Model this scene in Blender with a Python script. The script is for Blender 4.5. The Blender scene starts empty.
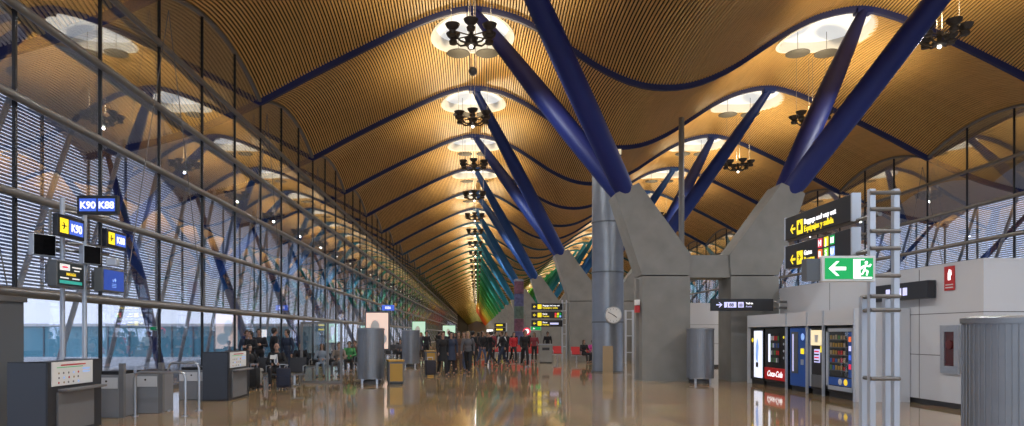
import bpy, bmesh, math, random
from mathutils import Vector, Matrix, Euler
random.seed(7)
S = bpy.context.scene
COL = S.collection
PI = math.pi
# ------------------------------------------------------------------ materials
def mat(name, col, rough=.5, metal=0., spec=.5, emit=None, estr=0., noise=0., nscale=4., bump=0., stretch=(1, 1, 1)):
    m = bpy.data.materials.new(name); m.use_nodes = True
    nt = m.node_tree; b = nt.nodes['Principled BSDF']
    b.inputs['Base Color'].default_value = (*col, 1)
    b.inputs['Roughness'].default_value = rough
    b.inputs['Metallic'].default_value = metal
    b.inputs['Specular IOR Level'].default_value = spec
    if emit:
        b.inputs['Emission Color'].default_value = (*emit, 1)
        b.inputs['Emission Strength'].default_value = estr
    if noise or bump:
        tc = nt.nodes.new('ShaderNodeTexCoord'); mp = nt.nodes.new('ShaderNodeMapping')
        mp.inputs['Scale'].default_value = stretch
        nz = nt.nodes.new('ShaderNodeTexNoise'); nz.inputs['Scale'].default_value = nscale; nz.inputs['Detail'].default_value = 5
        nt.links.new(tc.outputs['Object'], mp.inputs['Vector']); nt.links.new(mp.outputs['Vector'], nz.inputs['Vector'])
        if noise:
            mx = nt.nodes.new('ShaderNodeMix'); mx.data_type = 'RGBA'
            mx.inputs[6].default_value = (*[max(0, c*(1-noise)) for c in col], 1)
            mx.inputs[7].default_value = (*[min(1, c*(1+noise)) for c in col], 1)
            nt.links.new(nz.outputs['Fac'], mx.inputs[0]); nt.links.new(mx.outputs[2], b.inputs['Base Color'])
        if bump:
            bp = nt.nodes.new('ShaderNodeBump'); bp.inputs['Strength'].default_value = bump; bp.inputs['Distance'].default_value = .02
            nt.links.new(nz.outputs['Fac'], bp.inputs['Height']); nt.links.new(bp.outputs['Normal'], b.inputs['Normal'])
    return m

def glass_mat(name, tint, f0, p, f1=1.):
    """clear coated glass: see-through with an angle dependent mirror share"""
    m = bpy.data.materials.new(name); m.use_nodes = True
    nt = m.node_tree; nt.nodes.clear()
    out = nt.nodes.new('ShaderNodeOutputMaterial'); mix = nt.nodes.new('ShaderNodeMixShader')
    tr = nt.nodes.new('ShaderNodeBsdfTransparent'); gl = nt.nodes.new('ShaderNodeBsdfGlossy')
    tr.inputs['Color'].default_value = (*tint, 1); gl.inputs['Roughness'].default_value = 0.0
    gl.inputs['Color'].default_value = (.93, .95, 1, 1)
    lw = nt.nodes.new('ShaderNodeLayerWeight'); lw.inputs['Blend'].default_value = .5
    pw = nt.nodes.new('ShaderNodeMath'); pw.operation = 'POWER'; pw.inputs[1].default_value = p
    ma = nt.nodes.new('ShaderNodeMath'); ma.operation = 'MULTIPLY_ADD'; ma.inputs[1].default_value = f1-f0; ma.inputs[2].default_value = f0
    nt.links.new(lw.outputs['Facing'], pw.inputs[0]); nt.links.new(pw.outputs[0], ma.inputs[0]); nt.links.new(ma.outputs[0], mix.inputs[0])
    nt.links.new(tr.outputs[0], mix.inputs[1]); nt.links.new(gl.outputs[0], mix.inputs[2]); nt.links.new(mix.outputs[0], out.inputs[0])
    return m

def stone_floor():
    m = mat('polished stone floor', (.34, .27, .19), .055, spec=.6)
    nt = m.node_tree; b = nt.nodes['Principled BSDF']
    tc = nt.nodes.new('ShaderNodeTexCoord'); br = nt.nodes.new('ShaderNodeTexBrick')
    br.offset = 0.; br.inputs['Scale'].default_value = 1.; br.inputs['Brick Width'].default_value = 1.2; br.inputs['Row Height'].default_value = 1.2
    br.inputs['Mortar Size'].default_value = .008; br.inputs['Bias'].default_value = 0
    br.inputs['Color1'].default_value = (.30, .205, .108, 1); br.inputs['Color2'].default_value = (.45, .315, .172, 1); br.inputs['Mortar'].default_value = (.15, .105, .06, 1)
    nz = nt.nodes.new('ShaderNodeTexNoise'); nz.inputs['Scale'].default_value = 1.7; nz.inputs['Detail'].default_value = 8
    mx = nt.nodes.new('ShaderNodeMix'); mx.data_type = 'RGBA'; mx.blend_type = 'OVERLAY'; mx.inputs[0].default_value = .35
    nt.links.new(tc.outputs['Object'], br.inputs['Vector']); nt.links.new(tc.outputs['Object'], nz.inputs['Vector'])
    nt.links.new(br.outputs['Color'], mx.inputs[6]); nt.links.new(nz.outputs['Color'], mx.inputs[7]); nt.links.new(mx.outputs[2], b.inputs['Base Color'])
    n2 = nt.nodes.new('ShaderNodeTexNoise'); n2.inputs['Scale'].default_value = .9; n2.inputs['Detail'].default_value = 3
    bp = nt.nodes.new('ShaderNodeBump'); bp.inputs['Strength'].default_value = .05; bp.inputs['Distance'].default_value = .02
    nt.links.new(tc.outputs['Object'], n2.inputs['Vector']); nt.links.new(n2.outputs['Fac'], bp.inputs['Height']); nt.links.new(bp.outputs['Normal'], b.inputs['Normal'])
    return m

M = {}
M['slat'] = mat('bamboo slat', (.60, .375, .132), .45, noise=.22, nscale=1.3, stretch=(9, .4, 1))
M['backing'] = mat('dark roof backing', (.045, .026, .012), .9)
M['eave'] = mat('pale eave slat', (.66, .62, .57), .6, noise=.1)
M['concrete'] = mat('fair faced concrete', (.225, .222, .205), .75, noise=.26, nscale=1.6, bump=.15)
M['floor'] = stone_floor()
M['rail'] = mat('grey painted rail', (.20, .195, .19), .4, metal=.5)
M['mullion'] = mat('black mullion', (.012, .012, .014), .4)
M['steel'] = mat('brushed steel', (.50, .52, .55), .3, metal=.9, noise=.08, nscale=6)
M['galv'] = mat('galvanised duct steel', (.27, .29, .315), .38, metal=.8, noise=.12, nscale=3)
M['silver'] = mat('silver painted post', (.52, .56, .62), .35, metal=.4)
M['matte'] = mat('matte black grille', (.006, .006, .007), .95, spec=.1)
M['bulb'] = mat('lit fill bulb', (.9, .9, .85), .4, emit=(1, .93, .8), estr=4)
M['bronze'] = mat('dark cast lamp metal', (.07, .06, .05), .5, metal=.5)
M['wire'] = mat('steel wire', (.22, .21, .20), .5, metal=.3)
M['white'] = mat('white enamel', (.75, .75, .73), .5)
M['rimwhite'] = mat('skylight rim enamel', (.6, .61, .62), .5)
M['skyglass'] = mat('bright skylight glass', (.35, .36, .37), .4, emit=(.93, .97, 1), estr=.60)
M['disc'] = mat('perforated grey disc', (.04, .038, .034), .6, noise=.3, nscale=18)
M['glass'] = glass_mat('facade glass', (.95, .965, .985), .06, 1.4, .56)
M['clear'] = glass_mat('thin clear glass', (.93, .96, .96), .03, 4, .6)
M['wallpanel'] = mat('pale grey wall panel', (.60, .615, .64), .45, noise=.04, nscale=.7)
M['seam'] = mat('panel seam', (.12, .12, .12), .6)
M['charcoal'] = mat('charcoal laminate', (.028, .030, .036), .35)
M['desk_side'] = mat('slate laminate', (.055, .065, .085), .35)
M['deskgrey'] = mat('grey laminate', (.16, .16, .165), .4)
M['cabgrey'] = mat('mid grey laminate', (.22, .23, .25), .45)
M['black'] = mat('black plastic', (.012, .012, .013), .35)
M['signblack'] = mat('black sign face', (.015, .015, .017), .3)
M['yellow'] = mat('lit yellow', (.9, .72, .02), .5, emit=(1, .78, .02), estr=.75)
M['litwhite'] = mat('lit white', (.9, .9, .9), .5, emit=(1, .97, 1), estr=.95)
M['litblue'] = mat('lit blue', (.05, .12, .55), .5, emit=(.05, .12, .62), estr=.8)
M['litgreen'] = mat('lit green', (.0, .25, .06), .5, emit=(.0, .36, .085), estr=.75)
M['litred'] = mat('lit red', (.7, .03, .07), .5, emit=(.75, .03, .08), estr=.7)
M['litorange'] = mat('lit orange', (.8, .16, .03), .5, emit=(.85, .17, .03), estr=.75)
M['litlime'] = mat('lit lime', (.25, .7, .03), .5, emit=(.25, .7, .03), estr=.75)
M['litsky'] = mat('lit pale blue', (.25, .42, .85), .5, emit=(.25, .42, .85), estr=.75)
M['litteal'] = mat('lit teal', (.03, .30, .25), .5, emit=(.03, .30, .25), estr=.8)
M['lilac'] = mat('lit lilac', (.55, .55, .85), .5, emit=(.6, .6, .95), estr=.8)
M['screenblue'] = mat('blue screen', (.02, .05, .25), .3, emit=(.02, .055, .30), estr=.9)
M['screendark'] = mat('dark screen', (.01, .012, .013), .3, emit=(.02, .025, .025), estr=.6)
M['screenwhite'] = mat('screen white', (.7, .7, .7), .4, emit=(.7, .7, .7), estr=.7)
M['screenyellow'] = mat('screen amber', (.7, .5, .03), .4, emit=(.8, .55, .03), estr=.8)
M['greyglass'] = mat('grey sign housing', (.11, .12, .13), .4)
M['drum'] = mat('perforated steel drum', (.25, .26, .275), .42, metal=.75, noise=.1, nscale=5)
M['drumdark'] = mat('dark drum base', (.05, .05, .055), .5)
M['ochre'] = mat('ochre bin panel', (.42, .24, .035), .45)
M['adwarm'] = mat('lit poster pinkish', (.8, .6, .5), .5, emit=(.95, .70, .58), estr=.6)
M['adgreen'] = mat('lit poster green', (.6, .8, .65), .5, emit=(.55, .95, .68), estr=.55)
M['vblue'] = mat('blue vending enamel', (.02, .10, .42), .3)
M['vred'] = mat('red vending enamel', (.55, .015, .02), .3, emit=(.6, .015, .02), estr=.15)
M['packgreen'] = mat('green wrapper', (.08, .25, .06), .4)
M['vlight'] = mat('lit vending panel', (.8, .82, .95), .4, emit=(.78, .84, 1), estr=.95)
M['vwarm'] = mat('lit cup poster', (.8, .7, .45), .4, emit=(1, .82, .5), estr=.7)
M['vinside'] = mat('dark vending cabinet', (.02, .02, .022), .5)
M['signred'] = mat('fire sign red', (.55, .03, .03), .5)
M['hosered'] = mat('dark red hose glass', (.07, .010, .012), .15)
M['reelred'] = mat('dim hose reel red', (.10, .012, .012), .6)
M['redseat'] = mat('red seat shell', (.50, .02, .02), .4)
M['darkseat'] = mat('black seat shell', (.03, .03, .035), .5)
M['tan'] = mat('tan print and reflection', (.40, .29, .17), .5)
M['ext_white'] = mat('white painted steel', (.75, .78, .82), .5)
M['ext_blue'] = mat('blue green bridge glass', (.13, .36, .46), .3, noise=.35, nscale=.35)
M['ext_dark'] = mat('bridge frame steel', (.16, .20, .24), .5)
M['apron'] = mat('concrete apron', (.36, .37, .39), .9, noise=.1, nscale=.2)
M['blade'] = mat('louvre blade', (.30, .32, .41), .5)
M['grey_strut'] = mat('pale grey strut', (.36, .38, .42), .45)
M['banner'] = mat('banner print', (.07, .075, .17), .6, noise=.8, nscale=5)
M['bannerred'] = mat('banner red print', (.13, .05, .08), .6, noise=.8, nscale=5)
M['bannergreen'] = mat('banner green print', (.08, .12, .09), .6, noise=.8, nscale=5)
M['far_wall'] = mat('far dark glass wall', (.03, .03, .03), .9, spec=0)
M['brown_end'] = mat('end wall', (.35, .28, .2), .6)
def enamel(name, c): return mat(name, c, .5, spec=.3)
STRUT = [enamel('strut blue %d' % i, c) for i, c in enumerate([
    (.010, .019, .125), (.012, .032, .17), (.014, .06, .24), (.016, .11, .31), (.014, .16, .30), (.012, .20, .26),
    (.012, .22, .17), (.014, .24, .10), (.03, .25, .05), (.10, .27, .03), (.22, .27, .02), (.36, .25, .02), (.42, .16, .02), (.42, .09, .02), (.40, .05, .02), (.36, .03, .02)])]
BEAM = [enamel('beam blue %d' % i, c) for i, c in enumerate([
    (.014, .02, .10), (.016, .028, .12), (.018, .045, .14), (.022, .09, .18), (.02, .12, .16), (.02, .14, .10), (.04, .15, .05), (.12, .14, .03)])]

# ------------------------------------------------------------------ mesh builder
class MB:
    def __init__(s): s.v = []; s.f = []; s.m = []; s.mi = 0
    def add(s, vs, fs):
        o = len(s.v); s.v += [tuple(v) for v in vs]
        for f in fs: s.f.append([i+o for i in f]); s.m.append(s.mi)
        return s
    def box(s, x0, x1, y0, y1, z0, z1):
        vs = [(x, y, z) for x in (x0, x1) for y in (y0, y1) for z in (z0, z1)]
        return s.add(vs, [(0, 1, 3, 2), (4, 6, 7, 5), (0, 4, 5, 1), (2, 3, 7, 6), (0, 2, 6, 4), (1, 5, 7, 3)])
    def rbox(s, x0, x1, y0, y1, z0, z1, r=.02):
        """box with softened edges"""
        bm = bmesh.new(); bmesh.ops.create_cube(bm, size=1)
        for v in bm.verts:
            v.co = Vector(((x0+x1)/2+v.co.x*(x1-x0), (y0+y1)/2+v.co.y*(y1-y0), (z0+z1)/2+v.co.z*(z1-z0)))
        bmesh.ops.bevel(bm, geom=list(bm.edges), offset=r, segments=2, affect='EDGES', profile=.5)
        bm.verts.index_update()
        s.add([v.co.copy() for v in bm.verts], [[v.index for v in f.verts] for f in bm.faces]); bm.free(); return s
    def prism(s, pts, d0, d1, axis='y'):
        n = len(pts)
        def P(a, b, d): return (a, d, b) if axis == 'y' else ((d, a, b) if axis == 'x' else (a, b, d))
        vs = [P(a, b, d0) for a, b in pts]+[P(a, b, d1) for a, b in pts]
        fs = [list(range(n))[::-1], list(range(n, 2*n))]+[(i, (i+1) % n, n+(i+1) % n, n+i) for i in range(n)]
        return s.add(vs, fs)
    def path(s, pts, rad, n=10, cap=True, squash=1.):
        pts = [Vector(p) for p in pts]; k = len(pts)
        if not hasattr(rad, '__len__'): rad = [rad]*k
        vs = []; fs = []; up = None
        for i, p in enumerate(pts):
            t = (pts[min(i+1, k-1)]-pts[max(i-1, 0)]).normalized()
            if up is None:
                up = Vector((0, 0, 1)) if abs(t.z) < .9 else Vector((0, 1, 0))
            a = t.cross(up)
            if a.length < 1e-4: a = t.cross(Vector((1, 0, 0)))
            a.normalize(); b = a.cross(t).normalized(); up = b
            for j in range(n):
                q = 2*PI*j/n; vs.append(p+(a*math.cos(q)+b*math.sin(q)*squash)*rad[i])
        for i in range(k-1):
            for j in range(n):
                fs.append((i*n+j, i*n+(j+1) % n, (i+1)*n+(j+1) % n, (i+1)*n+j))
        if cap: fs.append(list(range(n))[::-1]); fs.append(list(range((k-1)*n, k*n)))
        return s.add(vs, fs)
    def lathe(s, prof, c=(0, 0, 0), n=24, sx=1, sy=1):
        vs = []; fs = []; k = len(prof)
        for r, z in prof:
            for j in range(n):
                q = 2*PI*j/n; vs.append((c[0]+r*sx*math.cos(q), c[1]+r*sy*math.sin(q), c[2]+z))
        for i in range(k-1):
            for j in range(n): fs.append((i*n+j, i*n+(j+1) % n, (i+1)*n+(j+1) % n, (i+1)*n+j))
        if prof[0][0] > 1e-5: fs.append(list(range(n))[::-1])
        if prof[-1][0] > 1e-5: fs.append(list(range((k-1)*n, k*n)))
        return s.add(vs, fs)
    def ball(s, c, rx, ry=None, rz=None, n=12):
        ry = ry or rx; rz = rz or rx; k = max(5, n//2+1)
        vs = [(c[0], c[1], c[2]-rz)]
        for i in range(1, k):
            a = -PI/2+PI*i/k
            for j in range(n): vs.append((c[0]+rx*math.cos(a)*math.cos(2*PI*j/n), c[1]+ry*math.cos(a)*math.sin(2*PI*j/n), c[2]+rz*math.sin(a)))
        vs.append((c[0], c[1], c[2]+rz)); T = len(vs)-1; fs = []
        for j in range(n): fs.append((0, 1+(j+1) % n, 1+j)); fs.append((T, 1+(k-2)*n+j, 1+(k-2)*n+(j+1) % n))
        for i in range(k-2):
            for j in range(n): fs.append((1+i*n+j, 1+i*n+(j+1) % n, 1+(i+1)*n+(j+1) % n, 1+(i+1)*n+j))
        return s.add(vs, fs)
    def mesh(s, name, mats, smooth=False):
        me = bpy.data.meshes.new(name); me.from_pydata(s.v, [], s.f)
        for m in (mats if isinstance(mats, (list, tuple)) else [mats]): me.materials.append(m)
        me.polygons.foreach_set('material_index', s.m)
        if smooth:
            me.polygons.foreach_set('use_smooth', [True]*len(me.polygons))
            try: me.set_sharp_from_angle(angle=math.radians(38))
            except Exception: pass
        me.update(); return me
    def build(s, name, mats, parent=None, smooth=False):
        return link(name, s.mesh(name, mats, smooth), parent)
def link(name, data, parent=None):
    o = bpy.data.objects.new(name, data); COL.objects.link(o)
    if parent: o.parent = parent
    return o
def tag(o, label, cat, group=None, kind=None):
    o['label'] = label; o['category'] = cat
    if group: o['group'] = group
    if kind: o['kind'] = kind
    return o
def thing(name, label, cat, loc=(0, 0, 0), rz=0, group=None, kind=None):
    o = bpy.data.objects.new(name, None); COL.objects.link(o); o.location = loc; o.rotation_euler = (0, 0, rz)
    o.empty_display_size = .2
    return tag(o, label, cat, group, kind)
KIDS = {}
def copy_tree(o, parent=None):
    c = o.copy(); COL.objects.link(c)
    if parent: c.parent = parent
    for ch in [x for x in CH(o)]: copy_tree(ch, c)
    return c
def CH(o): return list(o.children)
def dup(src, label, loc=None, rz=None, group=None):
    c = copy_tree(src); c['label'] = label
    if loc is not None: c.location = loc
    if rz is not None: c.rotation_euler = (0, 0, rz)
    if group: c['group'] = group
    return c
def box(name, m, parent, *a, r=None):
    b = MB()
    (b.rbox(*a, r=r) if r else b.box(*a)); return b.build(name, m, parent)
def lettering(name, s, size, m, parent, x, y, z, align='LEFT', rz=0, shear=0, ext=.004, bold=0):
    cu = bpy.data.curves.new('t', 'FONT'); cu.body = s; cu.size = size; cu.align_x = align; cu.extrude = ext; cu.shear = shear; cu.offset = bold
    ob = bpy.data.objects.new('t', cu); COL.objects.link(ob)
    dg = bpy.context.evaluated_depsgraph_get()
    me = bpy.data.meshes.new_from_object(ob.evaluated_get(dg)); bpy.data.objects.remove(ob); bpy.data.curves.remove(cu)
    R = Matrix.Translation((x, y, z)) @ Matrix.Rotation(rz, 4, 'Z') @ Matrix.Rotation(PI/2, 4, 'X')
    me.transform(R); me.materials.clear(); me.materials.append(m)
    for p in me.polygons: p.material_index = 0
    return link(name, me, parent)
def nth(i):
    w = ['first', 'second', 'third', 'fourth', 'fifth', 'sixth', 'seventh', 'eighth', 'ninth', 'tenth', 'eleventh', 'twelfth', 'thirteenth', 'fourteenth', 'fifteenth', 'sixteenth', 'seventeenth', 'eighteenth', 'nineteenth', 'twentieth']
    tens = {2: 'twenty', 3: 'thirty', 4: 'forty', 5: 'fifty', 6: 'sixty', 7: 'seventy', 8: 'eighty'}
    if i < 20: return w[i]
    n = i+1; t, u = divmod(n, 10)
    if u == 0: return tens[t][:-1]+'ieth'
    return tens[t]+'-'+w[u-1]

# ------------------------------------------------------------------ roof shape
XC = 7.8; HALF = 16.75; EYE = 1.6
PR = [(0, 10.1), (1.3, 10.28), (2.7, 10.9), (4.0, 11.75), (5.2, 12.5), (6.4, 13.05), (8.0, 13.35), (9.3, 13.1), (10.7, 12.55), (12.8, 11.55), (14.86, 10.5), (16.9, 9.42), (20, 8.15), (24, 7.2)]
def prof(X):
    d = abs(X-XC)
    if d >= 24: return 7.2+EYE
    for i in range(len(PR)-1):
        if PR[i][0] <= d <= PR[i+1][0]:
            x0, y0 = PR[i]; x1, y1 = PR[i+1]
            xm, ym = PR[i-1] if i > 0 else (-PR[1][0], PR[1][1]); xp, yp = PR[i+2] if i+2 < len(PR) else (2*x1-x0, 2*y1-y0)
            m0 = (y1-ym)/(x1-xm)*(x1-x0); m1 = (yp-y0)/(xp-x0)*(x1-x0); t = (d-x0)/(x1-x0)
            return EYE+(2*t**3-3*t*t+1)*y0+(t**3-2*t*t+t)*m0+(-2*t**3+3*t*t)*y1+(t**3-t*t)*m1
    return EYE+10
def bulge(X):
    d = abs(X-XC)
    k = max(0, min(1, (d-9)/7.5))
    return .42+.5*k*k*(3-2*k)
def zc(X, t): return prof(X)+bulge(X)*4*t*(1-t)+.12
BAY = 9.; Y0 = -7.8; NB = 35; NF = 80
CREST = (XC-8.0, XC+8.0)
SA, SB, SCY = 1.8, 2.55, 2.85     # skylight half width, half length, centre from the beam

def slat_meshes():
    sl = MB(); bk = MB(); pitch = .125; w = .034
    X = XC-24
    xs = []
    while X <= XC+24:
        xs.append(X)
        dz = (prof(X+.05)-prof(X-.05))/.1
        X += pitch/math.sqrt(1+dz*dz)
    for X in xs:
        dz = (prof(X+.05)-prof(X-.05))/.1; L = math.sqrt(1+dz*dz); tx, tz = 1/L, dz/L; nx, nz = -tz, tx
        segs = [(0, BAY)]
        for cx in CREST:
            u = (X-cx)/SA
            if abs(u) < 1:
                h = SB*math.sqrt(1-u*u); segs = [(0, SCY-h), (SCY+h, BAY)]
        sl.mi = 1 if abs(X-XC) > 20.3 else 0
        for a, b in segs:
            if b-a < .05: continue
            bk.mi = sl.mi; n = max(1, int(round((b-a)/1.0)))
            vs = []; vb = []
            for i in range(n+1):
                y = a+(b-a)*i/n; z = zc(X, y/BAY)
                for (p, q) in ((-w, .06), (-w, 0), (w, 0), (w, .06)):
                    vs.append((X+tx*p+nx*q, y, z+tz*p+nz*q))
                for p in (-pitch*.56, pitch*.56):
                    vb.append((X+tx*p+nx*.1, y, z+tz*p+nz*.1))
            sl.add(vs, [(i*4+j, i*4+j+1, i*4+j+5, i*4+j+4) for i in range(n) for j in range(3)])
            bk.add(vb, [(i*2, i*2+1, i*2+3, i*2+2) for i in range(n)])
    return sl.mesh('ceiling', [M['slat'], M['eave']]), bk.mesh('backing_board', [M['backing'], M['eave']])
SL, BK = slat_meshes()
def beam_mesh():
    b = MB(); vs = []; n = 96; hw = .14
    for i in range(n+1):
        X = XC-24+48*i/n; dz = (prof(X+.05)-prof(X-.05))/.1; L = math.sqrt(1+dz*dz); nx, nz = -dz/L, 1/L
        z = prof(X)
        prf = [(-hw, .34), (-hw, .06), (-hw*.55, -.06), (hw*.55, -.06), (hw, .06), (hw, .34)]
        for (p, q) in prf: vs.append((X+nx*q, p, z+nz*q))
    fs = [(i*6+j, i*6+(j+1) % 6, i*6+6+(j+1) % 6, i*6+6+j) for i in range(n) for j in range(6)]
    b.add(vs, fs+[tuple(range(6)), tuple(range(n*6, n*6+6))[::-1]])
    return b
BM = beam_mesh()
def beam_mat(k): return BEAM[max(0, min(len(BEAM)-1, (k-4)//2 if k > 4 else 0))]
bmesh_cache = {}
for k in range(NF):
    y = Y0+k*BAY
    c = link('ceiling', SL); c.location = (0, y, 0)
    tag(c, (nth(k-3)+' bay of wavy timber slat ceiling in view, counted down the hall') if k > 2 else nth(k)+' ceiling bay overhead near the camera, out of view', 'ceiling', 'timber slat ceiling bays', 'structure')
    bb = link('backing_board', BK, c)
for k in range(NF+1):
    m = beam_mat(k)
    if m.name not in bmesh_cache: bmesh_cache[m.name] = BM.mesh('roof_beam', m, True)
    o = link('roof_beam', bmesh_cache[m.name]); o.location = (0, Y0+k*BAY, 0)
    tag(o, (nth(k-4)+' S-curved blue roof beam crossing the hall, counted down the hall') if k > 3 else nth(k)+' blue roof beam overhead near the camera, mostly out of view', 'beam', 'curved roof beams', 'structure')

# ------------------------------------------------------------------ skylights and chandeliers
def make_skylight():
    r = thing('skylight', 'x', 'skylight')
    rim = MB(); n = 40
    def ring(e, z):
        out = []
        for j in range(n):
            a = 2*PI*j/n; px = (SA+e)*math.cos(a); py = (SB+e)*math.sin(a); out.append((px, py, zc(CREST[0]+px, (SCY+py)/BAY)-zc(CREST[0], SCY/BAY)+z))
        return out
    r0, r1, r2 = ring(.10, -.02), ring(-.06, -.03), ring(-.14, .42)
    r3 = ring(.10, .14)
    rim.add(r3+r0+r1+r2, [(q*n+j, q*n+(j+1) % n, (q+1)*n+(j+1) % n, (q+1)*n+j) for q in range(3) for j in range(n)])
    rim.build('rim', M['rimwhite'], r, True)
    ln = MB(); rr = ring(-.14, .40); vs = rr+[(0, 0, .62)]
    ln.add(vs, [(j, (j+1) % n, n) for j in range(n)]); ln.build('glazing', M['skyglass'], r)
    for (px, py) in ((-.68, 1.15), (.68, 1.15)):
        d = MB(); d.lathe([(.01, -.02), (.50, -.02), (.54, 0), (.54, .03), (.01, .05)], (px, py, -.62), 22)
        dd = d.build('reflector_disc', M['disc'], r, True)
        c = MB(); c.path([(px, py, -.6), (px, py, .5)], .015, 5); c.build('hanger', M['wire'], dd)
    return r
def make_chandelier():
    r = thing('chandelier', 'x', 'chandelier')
    h = MB(); h.lathe([(.02, -.30), (.20, -.28), (.24, -.24), (.24, -.19), (.08, -.16), (.07, .18), (.02, .2)], n=16); h.build('hub', M['bronze'], r, True)
    u = MB(); u.ball((0, 0, -.33), .07, n=12); u.build('fill_bulb', M['bulb'], r, True)  # glowing bulb added to go with the downward fill
    for j in range(6):
        a = 2*PI*j/6+PI/6; ca, sa = math.cos(a), math.sin(a)
        m = MB(); m.path([(.1*ca, .1*sa, -.24), (.42*ca, .42*sa, -.22), (.66*ca, .66*sa, -.02)], .035, 6); m.path([(.08*ca, .08*sa, .05), (.62*ca, .62*sa, .06)], .022, 6)
        m.build('arm', M['bronze'], r)
        b = MB(); b.lathe([(.02, -.16), (.13, -.15), (.15, -.05), (.10, -.0), (.12, .04), (.21, .12), (.25, .21), (.23, .21), (.10, .07), (.01, .06)], (.72*ca, .72*sa, .06), 18)
        b.build('lamp_bowl', M['bronze'], r, True)
    for (px, py) in ((-.68, 0), (.68, 0), (-.09, 0), (.09, 0)):
        c = MB(); c.path([(px, py, .1), (px, py, 2.9)], .009, 5); c.build('suspension_wire', M['wire'], r)
    return r
side_name = ('left', 'right')
sky0 = make_skylight(); ch0 = make_chandelier()
first_s = True; first_c = True
warm = (1., .78, .47)
for s, cx in enumerate(CREST):
    NS = 33 if s == 0 else 22
    for k in range(0, NS):
        y = Y0+k*BAY
        lab = (nth(k-4)+' round skylight in view along the '+side_name[s]+' ridge of the ceiling') if k > 3 else nth(k)+' skylight overhead near the camera on the '+side_name[s]+' ridge, out of view'
        loc = (cx, y+SCY, zc(cx, SCY/BAY))
        if first_s: sky0['label'] = lab; sky0.location = loc; sky0['group'] = 'round skylights'; first_s = False
        else: dup(sky0, lab, loc)
        cy = y+BAY*.46
        if k < 26:
            lab = (nth(k-3)+' dark chandelier of uplight bowls in view along the '+side_name[s]+' ridge') if k > 2 else nth(k)+' chandelier overhead near the camera on the '+side_name[s]+' ridge, out of view'
            loc = (cx, cy, 11.75)
            if first_c: ch0['label'] = lab; ch0.location = loc; ch0['group'] = 'chandeliers'; first_c = False
            else: dup(ch0, lab, loc)
        ld = bpy.data.lights.new('chandelier_uplight', 'SPOT'); ld.energy = 1250; ld.color = warm; ld.spot_size = math.radians(168); ld.spot_blend = .6; ld.shadow_soft_size = .35
        lo = bpy.data.objects.new('chandelier_uplight', ld); COL.objects.link(lo); lo.location = (cx, cy, 12.1); lo.rotation_euler = (PI, 0, 0)
        ld = bpy.data.lights.new('chandelier_fill_light', 'SPOT'); ld.energy = 2500; ld.color = (.92, .96, 1); ld.spot_size = math.radians(168); ld.spot_blend = .5; ld.shadow_soft_size = .045  # downward fill added to brighten the floor and columns
        lo = bpy.data.objects.new('chandelier_fill_light', ld); COL.objects.link(lo); lo.location = (cx, cy, 11.36)
    for k in range(NS, 78, 3):
        for z_, rx in ((12.1, PI), (11.3, 0)):
            ld = bpy.data.lights.new('far_chandelier_light', 'SPOT'); ld.energy = 3000; ld.color = warm; ld.spot_size = math.radians(168); ld.shadow_soft_size = .1
            lo = bpy.data.objects.new('far_chandelier_light', ld); COL.objects.link(lo); lo.location = (cx, Y0+(k+.46)*BAY, z_); lo.rotation_euler = (rx, 0, 0)

# hanging loudspeaker ball near the first visible skylight
t = thing('hanging_loudspeaker', 'dark ball shaped loudspeaker hanging on two cords under the left ridge', 'loudspeaker', (-.16, 26.0, 11.6))
b = MB(); b.ball((0, 0, 0), .17, n=16); b.build('speaker_ball', M['greyglass'], t, True)
for px in (-.1, .1):
    b = MB(); b.path([(px, 0, .1), (px, 0, 3.4)], .012, 5); b.build('cord', M['wire'], t)

# ------------------------------------------------------------------ floor, end walls, exterior ground
def struct(name, label, cat, mb, m, kind='structure', group=None):
    o = mb.build(name, m); return tag(o, label, cat, group, kind)
YE = Y0+NF*BAY; YM = Y0+NB*BAY
struct('floor', 'polished beige stone floor of the concourse', 'floor', MB().box(-9.3, 25.1, Y0, YE, -.3, 0), M['floor'])
t = thing('window_back_fill', 'added glazed end for front daylight behind the camera, out of view', 'window', (0, Y0-.05, 0), 0, None, 'structure')  # unseen glazing added so daylight reaches the fronts of columns, posts and signs
box('pane', M['clear'], t, -9.3, 25.1, -.012, .012, 0, 15.4)
for i in range(12):
    box('mullion', M['mullion'], t, -9.3+i*3.12-.03, -9.3+i*3.12+.03, -.06, .06, 0, 15.4)
for z in (3, 6, 9, 12): box('rail', M['rail'], t, -9.3, 25.1, -.06, .06, z-.05, z+.05)
struct('wall_front', 'far end wall of the concourse', 'wall', MB().box(-9.3, 25.1, YE, YE+.3, -.3, 15.6), M['brown_end'])
struct('wall_left_far', 'far stretch of the left side wall near the vanishing point', 'wall', MB().box(-9.3, -9.0, YM, YE, 0, 11.2), M['far_wall'])
struct('wall_right_far', 'far stretch of the right side wall near the vanishing point', 'wall', MB().box(24.6, 24.9, Y0+26*BAY, YE, 0, 11.2), M['brown_end'])
struct('ground', 'grey concrete airport apron outside the glass', 'ground', MB().box(-400, 420, -200, 600, -5.2, -5), M['apron'])
struct('trim_ledge_west', 'pale concrete ledge outside the left glass wall', 'ledge', MB().box(-18, -9.32, Y0, YE, -.35, -.08), M['apron'])
struct('trim_ledge_east', 'pale concrete ledge outside the right glass wall', 'ledge', MB().box(25.12, 34, Y0, YE, -.35, -.08), M['apron'])

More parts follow.
